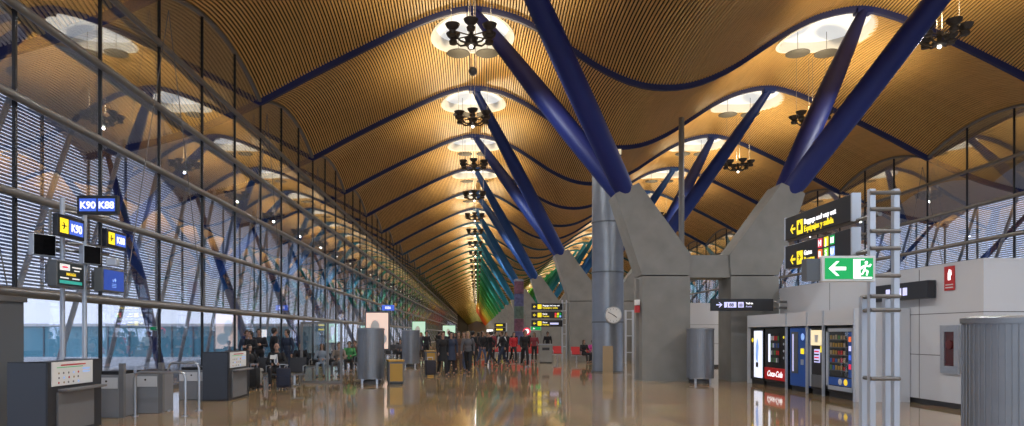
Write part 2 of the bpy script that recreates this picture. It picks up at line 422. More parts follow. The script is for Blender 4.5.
# ------------------------------------------------------------------ glass facades, one window per bay
def top(t): return zc(XC-HALF, t)-.03
def make_window():
    r = thing('window_1', 'x', 'window', kind='structure')
    g = MB(); n = 18; pts = [(0.05, .12)]+[(BAY-.05, .12)]+[(.05+(BAY-.1)*i/n, top((.05+(BAY-.1)*i/n)/BAY)) for i in range(n, -1, -1)]
    g.prism(pts, -.012, .012, 'x'); g.build('pane', M['glass'], r)
    for i in range(3):
        b = MB(); b.box(-.02, .05, 3*i-.028, 3*i+.028, 0, top(3*i/BAY)); b.build('mullion', M['mullion'], r)
    for z, rr in ((2.4, .10), (4.3, .09), (6.15, .09), (7.9, .09), (9.7, .08)):
        b = MB(); b.path([(.13, 0, z), (.13, BAY, z)], rr, 12, cap=False)
        for i in range(3): b.box(.0, .13, 3*i-.03, 3*i+.03, z-.03, z+.03)
        b.build('rail', M['rail'], r, True)
    e = MB(); e.path([(.03, .0+BAY*i/n, top(i/n)-.02) for i in range(n+1)], .07, 8); e.build('arch_frame', M['rail'], r, True)
    s_ = MB(); s_.box(-.05, .1, 0, BAY, 0, .12); s_.build('sill', M['rail'], r)
    for sg in (-1, 1):
        b = MB(); b.path([(.28, 0 if sg > 0 else BAY, 10.7), (.28, 2.4 if sg > 0 else BAY-2.4, 2.5)], .013, 6); b.build('tie_rod', M['rail'], r)
    return r
def make_louvre():
    r = thing('louvre_screen', 'x', 'louvre screen', kind='structure')
    b = MB(); z = 3.1
    while z < 9.85:
        # a tilted blade
        b.prism([(-.045, z), (-.03, z-.012), (.045, z+.05), (.03, z+.062)], 0, BAY, 'y'); z += .125
    b.build('blades', M['blade'], r)
    f = MB()
    for i in range(3): f.box(-.05, .05, 3*i-.04, 3*i+.04, 2.95, 9.9)
    f.box(-.06, .06, 0, BAY, 2.92, 3.05); f.build('frame', M['rail'], r)
    return r
def make_outer_struts(m):
    r = thing('facade_strut', 'x', 'strut', kind='structure')
    b = MB(); b.path([(-1.0, 2.6, -.08), (-3.2, 5.4, 3.6), (-6.3, 9.0, 9.0)], [.12, .22, .10], 12); b.build('inclined_strut', m, r, True)
    for yy in (1.2, 4.2, 7.2):
        b = MB(); b.path([(-4.4, yy-2.0, -.08), (-4.4, yy+2.4, 8.9)], [.085, .085], 10); b.build('grey_brace', M['grey_strut'], r, True)
    return r
winW = make_window(); louv = make_louvre()
out_by = {}
for s in (0, 1):
    for k in range(NB if s == 0 else 26):
        y = Y0+k*BAY; x = XC-HALF if s == 0 else XC+HALF; nm = side_name[s]
        lab = nth(k-2-2*s)+' bay in view of the '+nm+' glass wall, counted down the hall' if k > 1+2*s else nth(k)+' bay of the '+nm+' glass wall beside the camera, out of view'
        if s == 0 and k == 0: w = winW; w['label'] = lab; w['group'] = 'glass wall bays'
        else: w = dup(winW, lab)
        w.name = 'window_%d' % (k+1+s*NB)
        w.location = (x, y if s == 0 else y+BAY, 0); w.rotation_euler = (0, 0, 0 if s == 0 else PI)
        lab = nth(k-3-2*s)+' horizontal louvre screen in view outside the '+nm+' glass wall' if k > 2+2*s else nth(k)+' louvre screen outside the '+nm+' glass wall beside the camera, out of view'
        if s == 0 and k == 0: l = louv; l['label'] = lab; l['group'] = 'sun louvre screens'
        else: l = dup(louv, lab)
        l.location = (x-7.1, y, 0) if s == 0 else (x+7.1, y+BAY, 0); l.rotation_euler = (0, 0, 0 if s == 0 else PI)
        m = STRUT[max(0, min(len(STRUT)-1, (k-2)//2))]
        lab = nth(k-3-2*s)+' set of inclined steel struts in view outside the '+nm+' glass wall' if k > 2+2*s else nth(k)+' set of struts outside the '+nm+' glass wall beside the camera, out of view'
        if m.name not in out_by:
            o = make_outer_struts(m); out_by[m.name] = o; o['label'] = lab; o['group'] = 'inclined facade struts'
        else: o = dup(out_by[m.name], lab)
        o.location = (x, y, 0) if s == 0 else (x, y+BAY, 0); o.rotation_euler = (0, 0, 0 if s == 0 else PI)

# jet bridge outside on the left
t = thing('jet_bridge', 'long glazed blue-green boarding bridge outside the left glass wall', 'boarding bridge', (-36, 46, 0))
box('body', M['ext_blue'], t, -26, 25.9, -1.2, 1.2, .1, 2.1)
box('roof', M['ext_white'], t, -26.2, 26.1, -1.4, 1.4, 2.1, 2.28)
box('floor_beam', M['ext_white'], t, -26.2, 26.1, -1.4, 1.4, -.05, .1)
for i in range(38):
    box('post', M['ext_dark'], t, -26+i*1.4-.04, -26+i*1.4+.04, -1.26, -1.2, .1, 2.1)
for px in (-22, -8): box('support_leg', M['ext_dark'], t, px-.4, px+.4, -.5, .5, -5, -.3)

# ------------------------------------------------------------------ forked concrete columns with steel struts
def make_column(k, yc, m, lab):
    r = thing('forked_column', lab, 'column', (7.9, yc, 0), 0, 'forked concrete columns', 'structure')
    for s in (-1, 1):
        b = MB(); b.prism([(s*.69, 0), (s*2.31, 0), (s*2.31, 3.56), (s*.69, 3.56)], -.6, .6)
        b.box(s*2.36-.05, s*2.36+.05, -.12, .12, 0, 3.5)
        b.build('leg', M['concrete'], r)
        b = MB(); b.prism([(s*.69, 3.6), (s*2.31, 3.6), (s*3.22, 6.36), (s*2.42, 6.72), (s*.66, 4.3)], -.58, .58); b.build('arm', M['concrete'], r)
        for q in (-1, 1):
            P0 = Vector((s*2.72, q*.20, 6.3)); P1 = Vector((s*8.02, q*4.46, 14.9)); d = P1-P0
            b = MB(); b.path([P0, P0+d*.06, P0+d*.3, P0+d*.55, P0+d*.8, P0+d*.97, P1], [.30, .35, .385, .37, .30, .20, .18], 20); b.build('strut', m, r, True)
            b = MB(); b.box(s*8.02-.32, s*8.02+.32, q*4.46-.2, q*4.46+.2, 14.78, 14.98); b.build('strut_bracket', m, r)
    b = MB(); b.box(-.72, .72, -.5, .5, 3.52, 4.28); b.build('crossbeam', M['concrete'], r)
    return r
setcol = [0, 1, 2, 3, 4, 5, 6, 7, 8, 8, 9, 9, 10, 10, 11, 11, 12, 12, 13, 13, 14, 14]
col_by = {}
for i in range(22):
    yc = 23.7+18*i
    make_column(i, yc, STRUT[setcol[i]], nth(i)+' forked concrete column with steel struts counted down the hall')

# rain pipe from the roof valley
t = thing('rain_pipe', 'slim grey vertical pipe rising to the roof valley behind the nearest forked column', 'pipe', (9.55, 31.9, 0))
b = MB(); b.path([(0, 0, 0), (0, 0, 11.7)], .13, 14); b.build('tube', M['rail'], t, True)
b = MB(); b.lathe([(.13, 0), (.24, .0), (.24, .04), (.13, .06)], (0, 0, 0), 16); b.build('base_flange', M['rail'], t)
for z in (4.5, 8): 
    b = MB(); b.lathe([(.13, 0), (.16, .01), (.16, .07), (.13, .08)], (0, 0, z), 16); b.build('collar', M['rail'], t)

# ventilation duct with a clock
t = thing('ventilation_duct', 'tall round galvanised steel air duct standing left of the nearest forked column', 'duct', (5.55, 29.0, 0))
for i, z in enumerate((0, 2.1, 4.2, 6.3)):
    b = MB(); b.lathe([(.66, z+.03), (.66, z+2.07)], n=40); b.build('section', M['galv'], t, True)
    b = MB(); b.lathe([(.66, -.03), (.69, -.03), (.69, .03), (.66, .03)], (0, 0, z+.0 if z else .03), 40); b.build('joint_ring', M['greyglass'], t, True)
b = MB(); b.lathe([(.66, 8.37), (.70, 8.38), (.70, 8.5), (.30, 8.9), (.30, 9.0), (.02, 9.0)], n=40); b.build('cap', M['galv'], t, True)
b = MB(); b.box(-.34, .08, -.72, -.66, .0, 1.1); b.build('tan_reflection', M['tan'], t)  # tan reflection on the steel, put in as a flat coloured plate
t = thing('floodlight', 'small box floodlight on top of the round steel duct', 'lamp', (5.95, 28.9, 9.0))
b = MB(); b.rbox(-.16, .16, -.14, .14, .12, .42, r=.02); b.build('housing', M['greyglass'], t)
b = MB(); b.box(-.12, .12, -.15, -.138, .16, .38); b.build('lens', M['vwarm'], t)
b = MB(); b.box(-.05, .05, -.05, .05, 0, .14); b.build('bracket', M['greyglass'], t)
t = thing('wall_clock', 'round white clock fixed to the front of the round steel duct', 'clock', (5.62, 28.22, 2.38))
b = MB(); b.lathe([(.01, 0), (.34, 0), (.36, .02), (.36, .07), (.34, .09), (.01, .09)], n=36); o = b.build('case', M['steel'], t, True); o.rotation_euler = (PI/2, 0, 0)
b = MB(); b.lathe([(.01, .091), (.32, .091), (.32, .096), (.01, .096)], n=36); o = b.build('dial', M['white'], t); o.rotation_euler = (PI/2, 0, 0)
for j in range(12):
    a = j*PI/6; 
    b = MB(); b.prism([(math.sin(a)*.24-.012, math.cos(a)*.24), (math.sin(a)*.29, math.cos(a)*.29+.0), (math.sin(a)*.24+.012, math.cos(a)*.24)], -.101, -.097); b.build('hour_mark', M['black'], t)
for a, l, w in ((2.2, .17, .016), (5.2, .26, .011)):
    b = MB(); b.path([(0, -.105, 0), (math.sin(a)*l, -.105, math.cos(a)*l)], w, 6); b.build('hand', M['black'], t)
b = MB(); b.box(-.06, .06, 0, .15, -.06, .06); b.build('mount', M['steel'], t)

# ------------------------------------------------------------------ lattice posts and signs
def lattice(r, w, h, m, rungs, pr=.04):
    for sx in (-w/2, w/2):
        for sy in (0, .22):
            b = MB(); b.box(sx-pr, sx+pr, sy-pr, sy+pr, 0, h if sy == 0 else 2.15); b.build('post', m, r)
    for z in rungs:
        b = MB(); b.path([(-w/2-pr, -.045, z), (w/2+pr, -.045, z)], .03, 8)
        if z < 2.2:
            b.path([(-w/2, -.04, z), (-w/2, .26, z)], .03, 8); b.path([(w/2, -.04, z), (w/2, .26, z)], .03, 8)
        b.build('rung', M['rail'], r)
    b = MB(); b.box(-w/2-.12, w/2+.12, -.12, .34, 0, .02); b.build('base_plate', m, r)
t = thing('sign_post', 'tall silver ladder-like sign post standing before the white wall', 'sign post', (5.95, 10.0, 0), 0)
lattice(t, .35, 3.72, M['silver'], (.95, 1.95, 2.15, 2.45, 2.85, 3.1, 3.42, 3.66))
for z in (2.85, 3.36):
    b = MB(); b.path([(-.05, 0, z), (-.05, 2.9, z)], .035, 8); b.build('sign_arm', M['rail'], t)

def plane_icon(r, m, cx, cz, s, y):
    b = MB()
    b.prism([(cx-.5*s, cz-.05*s), (cx+.35*s, cz-.05*s), (cx+.5*s, cz), (cx+.35*s, cz+.05*s), (cx-.5*s, cz+.05*s)], y-.004, y)
    b.prism([(cx-.25*s, cz+.42*s), (cx-.12*s, cz+.42*s), (cx+.18*s, cz), (cx-.12*s, cz-.42*s), (cx-.25*s, cz-.42*s), (cx-.05*s, cz)], y-.005, y)
    return b.build('plane_icon', m, r)
def arrow(r, m, cx, cz, s, y, d=-1, name='arrow'):
    b = MB()
    P = [(-.5, 0), (-.05, .42), (.12, .42), (-.2, .1), (.5, .1), (.5, -.1), (-.2, -.1), (.12, -.42), (-.05, -.42)]
    pts = [(cx+(-d)*p*s, cz+q*s) for p, q in P]
    b.prism(pts, y-.004, y); return b.build(name, m, r)

# two black direction boards, long side along the hall, facing the hall
def board(lab, z0, z1, loc):
    r = thing('direction_sign', lab, 'sign', loc, -PI/2, 'black direction signs')
    b = MB(); b.rbox(-1.15, 1.15, -.06, .06, z0, z1, r=.01); b.build('board', M['signblack'], r)
    for sx in (-1.15, 1.15):
        b = MB(); b.box(sx-.02, sx+.02, -.07, .07, z0-.01, z1+.01); b.build('end_cap', M['silver'], r)
    return r
bx, by = 5.88, 11.75
t = board('black baggage and way out sign hung above the gates sign', 3.36, 3.78, (bx, by, 0)); z = 3.5
arrow(t, M['yellow'], -.83, 3.53, .2, -.062)
b = MB(); b.rbox(-.67, -.45, -.066, -.06, 3.40, 3.66, r=.003); b.build('yellow_plate', M['yellow'], t)
b = MB(); b.box(-.61, -.51, -.069, -.066, 3.47, 3.57); b.box(-.58, -.54, -.069, -.066, 3.57, 3.61); b.build('suitcase_icon', M['black'], t)
lettering('lettering', 'Baggage and way out', .128, M['litwhite'], t, -.40, -.063, 3.555, bold=.002)
lettering('lettering', 'Equipajes y salida', .145, M['yellow'], t, -.40, -.063, 3.42, bold=.002)
t = board('black gates sign with six coloured letter tiles hung under the baggage sign', 2.83, 3.25, (bx, by, 0))
arrow(t, M['yellow'], -.83, 2.97, .2, -.062)
b = MB(); b.rbox(-.67, -.45, -.066, -.06, 2.86, 3.10, r=.003); b.build('yellow_plate', M['yellow'], t)
plane_icon(t, M['black'], -.56, 2.98, .15, -.066)
lettering('lettering', 'Gates', .12, M['litwhite'], t, -.40, -.063, 3.0, bold=.002)
lettering('lettering', 'Puertas', .125, M['yellow'], t, -.40, -.063, 2.88, bold=.002)
for i, (ch, mm) in enumerate((('H', 'litred'), ('J', 'yellow'), ('M', 'litgreen'), ('R', 'litorange'), ('S', 'litlime'), ('U', 'litsky'))):
    px = .10+(i % 3)*.20; pz = 3.065 if i < 3 else 2.88
    b = MB(); b.rbox(px, px+.14, -.066, -.06, pz, pz+.155, r=.003); o = b.build('letter_tile', M[mm], t)
    lettering('letter', ch, .14, M['litwhite'], o, px+.07, -.068, pz+.028, 'CENTER', bold=.003)

# emergency exit sign
t = thing('exit_sign', 'lit green emergency exit sign with arrow and running figure', 'sign', (5.34, 9.86, 2.54), 0)
b = MB(); b.rbox(-.385, .385, -.05, .05, -.185, .185, r=.012); b.build('case', M['white'], t)
b = MB(); b.box(-.345, .345, -.058, -.05, -.15, .15); b.build('green_face', M['litgreen'], t)
arrow(t, M['litwhite'], -.17, 0, .25, -.059)
b = MB(); b.box(.06, .16, -.062, -.058, -.12, .12); b.prism([(.06, -.12), (.06, -.145), (.33, -.145), (.33, -.12)], -.062, -.058); b.prism([(.06, .12), (.06, .135), (.22, .135), (.22, .12)], -.062, -.058); b.build('door_icon', M['litwhite'], t)
b = MB()
b.ball((.245, -.062, .085), .024, .006, .024, 12)
for p, q in (((.235, .05), (.215, -.02)), ((.235, .045), (.29, .03)), ((.29, .03), (.31, .06)), ((.235, .045), (.18, .02)), ((.18, .02), (.175, -.01)), ((.215, -.02), (.265, -.04)), ((.265, -.04), (.25, -.10)), ((.215, -.02), (.19, -.08)), ((.19, -.08), (.145, -.09))):
    b.path([(p[0], -.062, p[1]), (q[0], -.062, q[1])], .013, 6)
b.build('running_figure', M['litwhite'], t)
b = MB(); b.box(-.58, -.385, .0, .16, -.17, .15); b.build('battery_box', M['greyglass'], t)
b = MB(); b.path([(.30, .08, .0), (.44, .08, .0)], .025, 8); b.path([(.30, .08, 0), (.30, .03, 0)], .025, 8); b.build('bracket', M['rail'], t)

# sign on the white wall, and the sign on brackets beyond
t = thing('wall_sign', 'long dark sign box fixed on the white wall beside the vending machines', 'sign', (10.12, 16.3, 2.6), -PI/2)
b = MB(); b.rbox(-1.15, 1.15, -.12, .06, -.2, .2, r=.01); b.build('case', M['charcoal'], t)
for i in range(4):
    b = MB(); b.box(-.4+i*.22, -.24+i*.22, -.124, -.12, -.1, .08); b.build('pictogram_panel', M['lilac'], t)
t = thing('bracket_sign', 'narrow black sign with white arrow projecting from the white wall on brackets', 'sign', (8.72, 22.5, 2.56))
b = MB(); b.rbox(-1.02, 1.02, -.06, .06, -.2, .2, r=.01); b.build('board', M['signblack'], t)
arrow(t, M['lilac'], -.76, 0, .2, -.061, 1)
b = MB(); b.rbox(-.60, -.20, -.066, -.06, -.09, .09, r=.003); o = b.build('gate_plate', M['lilac'], t)
lettering('lettering', 'J 88', .15, M['black'], o, -.4, -.068, -.055, 'CENTER', bold=.003)
b = MB(); b.rbox(-.14, .04, -.066, -.06, -.09, .09, r=.003); o = b.build('toilet_plate', M['lilac'], t)
for px in (-.08, -.02):
    b = MB(); b.ball((px, -.068, .045), .016, .004, .016, 8); b.prism([(px-.02, .022), (px+.02, .022), (px+.014, -.07), (px-.014, -.07)], -.070, -.066); b.build('figure_icon', M['black'], o)
lettering('lettering', 'Toilets', .085, M['litwhite'], t, .11, -.062, .02, bold=.003)
lettering('lettering', 'Aseos', .08, M['lilac'], t, .11, -.062, -.08)
for z in (-.1, .1):
    b = MB(); b.path([(1.02, 0, z), (1.48, 0, z)], .04, 8); b.lathe([(.01, -.04), (.09, -.04), (.09, .04), (.01, .04)], (1.2, 0, z), 12); b.build('bracket', M['rail'], t)

# ------------------------------------------------------------------ white service block on the right
def panel_block(name, lab, x0, x1, y0, y1, h, vs_face, cat='wall'):
    r = thing(name, lab, cat, (0, 0, 0), 0, None, 'structure')
    b = MB(); b.box(x0, x1, y0, y1, .12, h); b.build('panels', M['wallpanel'], r)
    b = MB(); b.box(x0+.04, x1, y0+.04, y1-.04, 0, .12); b.build('plinth', M['charcoal'], r)
    s = MB()
    for yy in vs_face: s.box(x0-.004, x0, yy-.008, yy+.008, .12, h)
    for z in (1.13, 2.05): s.box(x0-.004, x0, y0, y1, z-.008, z+.008); s.box(x0, x1, y0-.004, y0, z-.008, z+.008)
    xx = x0+1.7
    while xx < x1: s.box(xx-.008, xx+.008, y0-.004, y0, .12, h); xx += 1.7
    s.build('panel_joints', M['seam'], r)
    b = MB(); b.box(x0-.01, x1, y0-.01, y1, h, h+.05); b.build('coping', M['wallpanel'], r)
    return r
panel_block('wall_right', 'pale grey panelled service block wall behind the vending machines', 10.2, 17, 13.75, 23.0, 3.08, (15.75, 17.75, 19.75))
panel_block('wall_kiosk', 'pale panelled block behind the nearest forked column', 10.3, 15, 33.0, 40, 3.05, (35, 37))

t = thing('fire_extinguisher_sign', 'small red fire extinguisher sign high on the white wall', 'sign', (10.19, 14.72, 2.8), -PI/2)
b = MB(); b.box(-.16, .16, -.012, 0, -.26, .26); b.build('plate', M['signred'], t)
b = MB(); b.lathe([(.01, -.10), (.045, -.10), (.045, .06), (.02, .10), (.02, .13), (.01, .13)], (0, -.014, .06), 10, 1, .2); b.path([(.0, -.016, .19), (.06, -.016, .17), (.07, -.016, .06)], .008, 5); b.build('extinguisher_icon', M['litwhite'], t)
for i in range(2):
    b = MB(); b.box(-.12, .12, -.014, -.012, -.15-i*.06, -.125-i*.06); b.build('text_bar', M['white'], t)
t = thing('fire_hose_cabinet', 'steel framed fire hose cabinet with dark red glass set in the white wall', 'fire cabinet', (10.19, 14.68, 1.27), -PI/2)
b = MB()
for a in ((-.28, -.15, -.52, .52), (.15, .28, -.52, .52), (-.15, .15, .38, .52), (-.15, .15, -.52, -.36)): b.box(a[0], a[1], -.05, .0, a[2], a[3])
b.build('frame', M['steel'], t)
b = MB(); b.box(-.15, .15, -.03, -.004, -.36, .38); b.build('glass_door', M['hosered'], t)
b = MB(); b.lathe([(.01, 0), (.1, 0), (.1, .02), (.01, .02)], n=14); o = b.build('hose_reel', M['reelred'], t); o.location = (0, -.034, .1); o.rotation_euler = (PI/2, 0, 0)

# vending machine surround and five machines: local x runs along the front, facing the hall
VX = 8.9
t = thing('vending_surround', 'grey lilac surround framing the row of vending machines', 'surround', (VX, 0, 0), 0)
b = MB(); b.box(0, 1.28, 16.06, 22.5, 1.82, 2.2); b.build('header', M['wallpanel'], t)
b = MB(); b.box(0, 1.28, 16.06, 16.12, 0, 1.82); b.build('end_panel', M['wallpanel'], t)
b = MB(); b.box(0, 1.28, 22.44, 22.5, 0, 1.82); b.build('end_panel', M['wallpanel'], t)
for yy in (16.1, 17.55, 18.42, 19.65): 
    b = MB(); b.box(-.03, .03, yy-.025, yy+.025, 0, 2.2); b.build('divider_post', M['silver'], t)
def vend(lab, y0, y1, body, dx=.06):
    r = thing('vending_machine', lab, 'vending machine', (VX+dx, (y0+y1)/2, 0), -PI/2, 'vending machines'); w = (y1-y0)/2-.04
    b = MB(); b.rbox(-w, w, 0, .85, .14, 1.78, r=.02); b.build('cabinet', body, r)
    b = MB(); b.box(-w+.03, w-.03, .04, .8, 0, .14); b.build('plinth', M['black'], r)
    return r, w
r, w = vend('black snack vending machine with wide glass front, nearest of the row', 16.14, 17.52, M['black'])
b = MB()
for a in ((-w, -w+.1, .2, 1.74), (w-.1, w, .2, 1.74), (-w, w, .2, .3), (-w, w, 1.66, 1.74)): b.box(a[0], a[1], -.03, 0, a[2], a[3])
b.build('door_frame', M['silver'], r)
b = MB(); b.box(-w+.1, w-.28, -.012, -.004, .55, 1.66); b.build('glass_front', M['clear'], r)
for i in range(5):
    z = .72+i*.19
    b = MB(); b.box(-w+.12, w-.3, -.006, .0, z-.035, z-.01); o = b.build('shelf', M['greyglass'], r)
    for j in range(6):
        b = MB(); px = -w+.16+j*.125; mm = random.choice(['ochre', 'signred', 'packgreen', 'vblue', 'tan', 'ochre', 'tan'])
        b.box(px, px+.08, -.010, .0, z-.01, z+.075+random.random()*.03); b.build('snack_pack', M[mm], o)
b = MB(); b.box(-w+.1, w-.1, -.012, 0, .32, .52); b.build('advert_strip', M['vblue'], r)
for px in (.0, .25): 
    b = MB(); b.ball((px, -.014, .42), .09, .01, .08, 12); b.build('cup_picture', M['screenyellow' if px else 'white'], r)
b = MB(); b.box(w-.26, w-.12, -.02, 0, .55, 1.64); o = b.build('control_panel', M['vblue'], r)
for i, mm in enumerate(('litred', 'litblue', 'lilac', 'litorange')):
    b = MB(); b.box(w-.24, w-.14, -.026, -.02, .75+i*.22, .87+i*.22); b.build('button_panel', M[mm], o)
r, w = vend('black coffee vending machine with lit cup picture', 17.6, 18.38, M['black'])
b = MB(); b.box(-w+.06, w-.08, -.02, 0, 1.3, 1.7); o = b.build('lit_panel', M['vwarm'], r)
b = MB(); b.lathe([(.01, 0), (.07, 0), (.11, .2), (.10, .2), (.01, .02)], (0, -.024, 1.38), 12, 1, .15); b.build('cup_picture', M['white'], o)
b = MB(); b.box(-.12, .15, -.02, 0, .85, 1.2); o = b.build('keypad', M['lilac'], r)
for i in range(4):
    b = MB(); b.box(-.10, .13, -.025, -.02, .88+i*.08, .92+i*.08); b.build('key_row', M['litred' if i % 2 else 'black'], o)
b = MB(); b.box(.2, .28, -.02, 0, 1.12, 1.28); b.build('coin_slot', M['yellow'], r)
b = MB(); b.box(-w+.08, w-.08, -.02, 0, .2, .52); b.build('dispensing_tray', M['greyglass'], r)
b = MB(); b.box(-w, -w+.06, -.03, 0, .2, 1.74); b.box(w-.06, w, -.03, 0, .2, 1.74); b.build('door_frame', M['silver'], r)
r, w = vend('plain blue vending machine with tall narrow window', 18.46, 19.6, M['vblue'])
b = MB(); b.box(-w+.12, -.02, -.015, 0, .5, 1.66); b.build('narrow_window', M['greyglass'], r)
b = MB(); b.box(-w+.2, -w+.26, -.02, -.015, .55, 1.6); b.build('light_tube', M['lilac'], r)
b = MB(); b.box(.16, .32, -.02, 0, 1.05, 1.2); b.build('coin_slot', M['yellow'], r)
b = MB(); b.box(.16, .3, -.02, 0, .75, .9); b.build('return_slot', M['silver'], r)
b = MB(); b.ball((.24, 0, 1.52), .1, .015, .1, 12); b.build('emblem', M['litsky'], r)
r, w = vend('black drinks vending machine with red lettered base panel', 19.7, 21.3, M['black'])
b = MB(); b.box(-w+.05, w-.05, -.03, 0, .22, .58); o = b.build('red_panel', M['vred'], r)
lettering('script_logo', 'Coca-Cola', .24, M['litwhite'], o, 0, -.033, .32, 'CENTER', shear=.35, bold=.004)
b = MB(); b.box(-.44, -.36, -.03, 0, .75, 1.6); b.build('light_tube', M['vlight'], r)
b = MB(); b.box(-.3, .3, -.012, -.004, .7, 1.62); o = b.build('glass_front', M['vinside'], r)
for i in range(4):
    for j in range(5):
        b = MB(); b.box(-.27+j*.115, -.2+j*.115, -.022, -.012, .75+i*.22, .88+i*.22); b.build('drink_bottle', M[random.choice(['signred', 'vblue', 'greyglass', 'wallpanel', 'packgreen'])], o)
for i in range(4):
    b = MB(); b.ball((.55, 0, .9+i*.2), .04, .02, .04, 10); b.build('selection_button', M['yellow' if i > 2 else 'silver'], r)
r, w = vend('black vending machine with glowing picture panel, farthest of the row', 21.35, 22.42, M['black'])
b = MB(); b.box(-w+.36, w-.04, -.03, 0, .22, 1.7); o = b.build('glowing_panel', M['vlight'], r)
b = MB(); b.prism([(.0, .8), (.16, .7), (.24, 1.2), (.14, 1.5), (.02, 1.2)], -.034, -.03); b.build('bottle_picture', M['litsky'], o)
b = MB(); b.box(.02, .2, -.036, -.03, .55, .7); b.build('dispensing_slot', M['black'], o)
b = MB(); b.ball((-w+.18, 0, 1.4), .07, .02, .07, 10); b.build('coin_button', M['yellow'], r)

# ------------------------------------------------------------------ perforated steel air drums
def make_drum():
    r = thing('air_drum', 'x', 'air diffuser')
    b = MB(); b.lathe([(.40, .16), (.425, .16), (.425, 1.74), (.40, 1.76)], n=44); b.build('perforated_shell', M['drum'], r, True)
    s = MB(); 
    for j in range(44):
        a = 2*PI*j/44; s.path([(.427*math.cos(a), .427*math.sin(a), .2), (.427*math.cos(a), .427*math.sin(a), 1.71)], .006, 4)
    s.build('ribs', M['drum'], r)
    b = MB(); b.lathe([(.41, 1.72), (.445, 1.72), (.445, 1.78), (.38, 1.80), (.02, 1.80)], n=44); b.build('top_rim', M['drum'], r, True)
    b = MB(); b.lathe([(.02, 0), (.34, 0), (.34, .10), (.02, .1)], n=32); b.build('base', M['drumdark'], r, True)
    for j in range(4):
        a = PI/4+j*PI/2; b = MB(); b.box(.33*math.cos(a)-.035, .33*math.cos(a)+.035, .33*math.sin(a)-.035, .33*math.sin(a)+.035, 0, .18); b.build('foot', M['steel'], r)
    return r
dr = make_drum()
spots = [(-3.45, 22.2, 'steel air drum standing beside the ochre bin on the left of the hall'),
         (-3.25, 33.5, 'steel air drum farther back, by the second ochre bin'),
         (7.6, 23.0-1.0+.6, 'steel air drum in front of the nearest forked column'),
         (6.02, 7.75, 'dark steel air drum closest to the camera, cut off by the picture edge')]
for i, (x, y, lab) in enumerate(spots):
    o = dr if i == 0 else dup(dr, lab)
    o['label'] = lab; o['group'] = 'steel air drums'; o.location = (x, y, 0)
# move the third just ahead of the concrete leg
o = [q for q in bpy.data.objects if q.get('label') == spots[2][2]][0]; o.location = (7.32, 22.4, 0)

# ------------------------------------------------------------------ bins and lit posters
def bin_(lab, x, y):
    r = thing('recycling_bin', lab, 'bin', (x, y, 0), .25, 'ochre recycling bins')
    b = MB(); b.rbox(-.24, .24, -.24, .24, .05, .72, r=.02); b.build('body', M['greyglass'], r)
    b = MB(); b.box(-.2, .2, -.25, -.235, .1, .66); b.build('front_panel', M['ochre'], r)
    b = MB(); b.box(.235, .25, -.2, .2, .1, .66); b.build('side_panel', M['ochre'], r)
    b = MB(); b.rbox(-.26, .26, -.26, .26, .72, .78, r=.015); b.build('lid', M['ochre'], r)
    b = MB(); b.box(-.22, .22, -.22, .22, 0, .05); b.build('base', M['black'], r)
    return r
bin_('ochre recycling bin beside the nearest left steel drum', -2.62, 21.9)
bin_('ochre recycling bin beside the farther left steel drum', -2.35, 34.2)
def lightbox(lab, x, y, m, w=1.12):
    r = thing('poster_lightbox', lab, 'lit poster', (x, y, 0), 0, 'lit advertising posters')
    b = MB(); b.rbox(-w/2-.06, w/2+.06, -.12, .12, .75, 2.75, r=.02); b.build('case', M['greyglass'], r)
    b = MB(); b.box(-w/2, w/2, -.13, -.12, .85, 2.68); b.build('poster', m, r)
    b = MB(); b.ball((-.1, -.13, 1.9), .24, .006, .42, 16); b.ball((.2, -.13, 1.35), .3, .006, .3, 16); b.build('printed_figure', M['white'], r)
    for s in (-.35, .35):
        b = MB(); b.box(s-.05, s+.05, -.06, .06, 0, .76); b.build('leg', M['greyglass'], r)
lightbox('pinkish lit poster case behind the nearest left steel drum', -5.1, 35, M['adwarm'])
lightbox('green lit poster case behind the farther left steel drum', -5.1, 60, M['adgreen'])
lightbox('small pale green lit poster case far down the left side', -3.6, 88, M['adgreen'], 1.6)
def gate_sign(lab, x, y, z):
    r = thing('hanging_gate_sign', lab, 'sign', (x, y, z), 0, 'hanging gate number signs')
    b = MB(); b.rbox(-.38, .38, -.06, .06, -.17, .17, r=.01); b.build('case', M['litblue'], r)
    lettering('number', 'K86', .22, M['litwhite'], r, 0, -.062, -.07, 'CENTER', bold=.004)
    b = MB(); b.path([(0, 0, .15), (0, 0, 1.2), (-3.6, 0, 1.2)], .03, 6); b.build('arm', M['rail'], r)
gate_sign('small blue lit gate sign over the pinkish poster', -5.6, 43, 3.25)

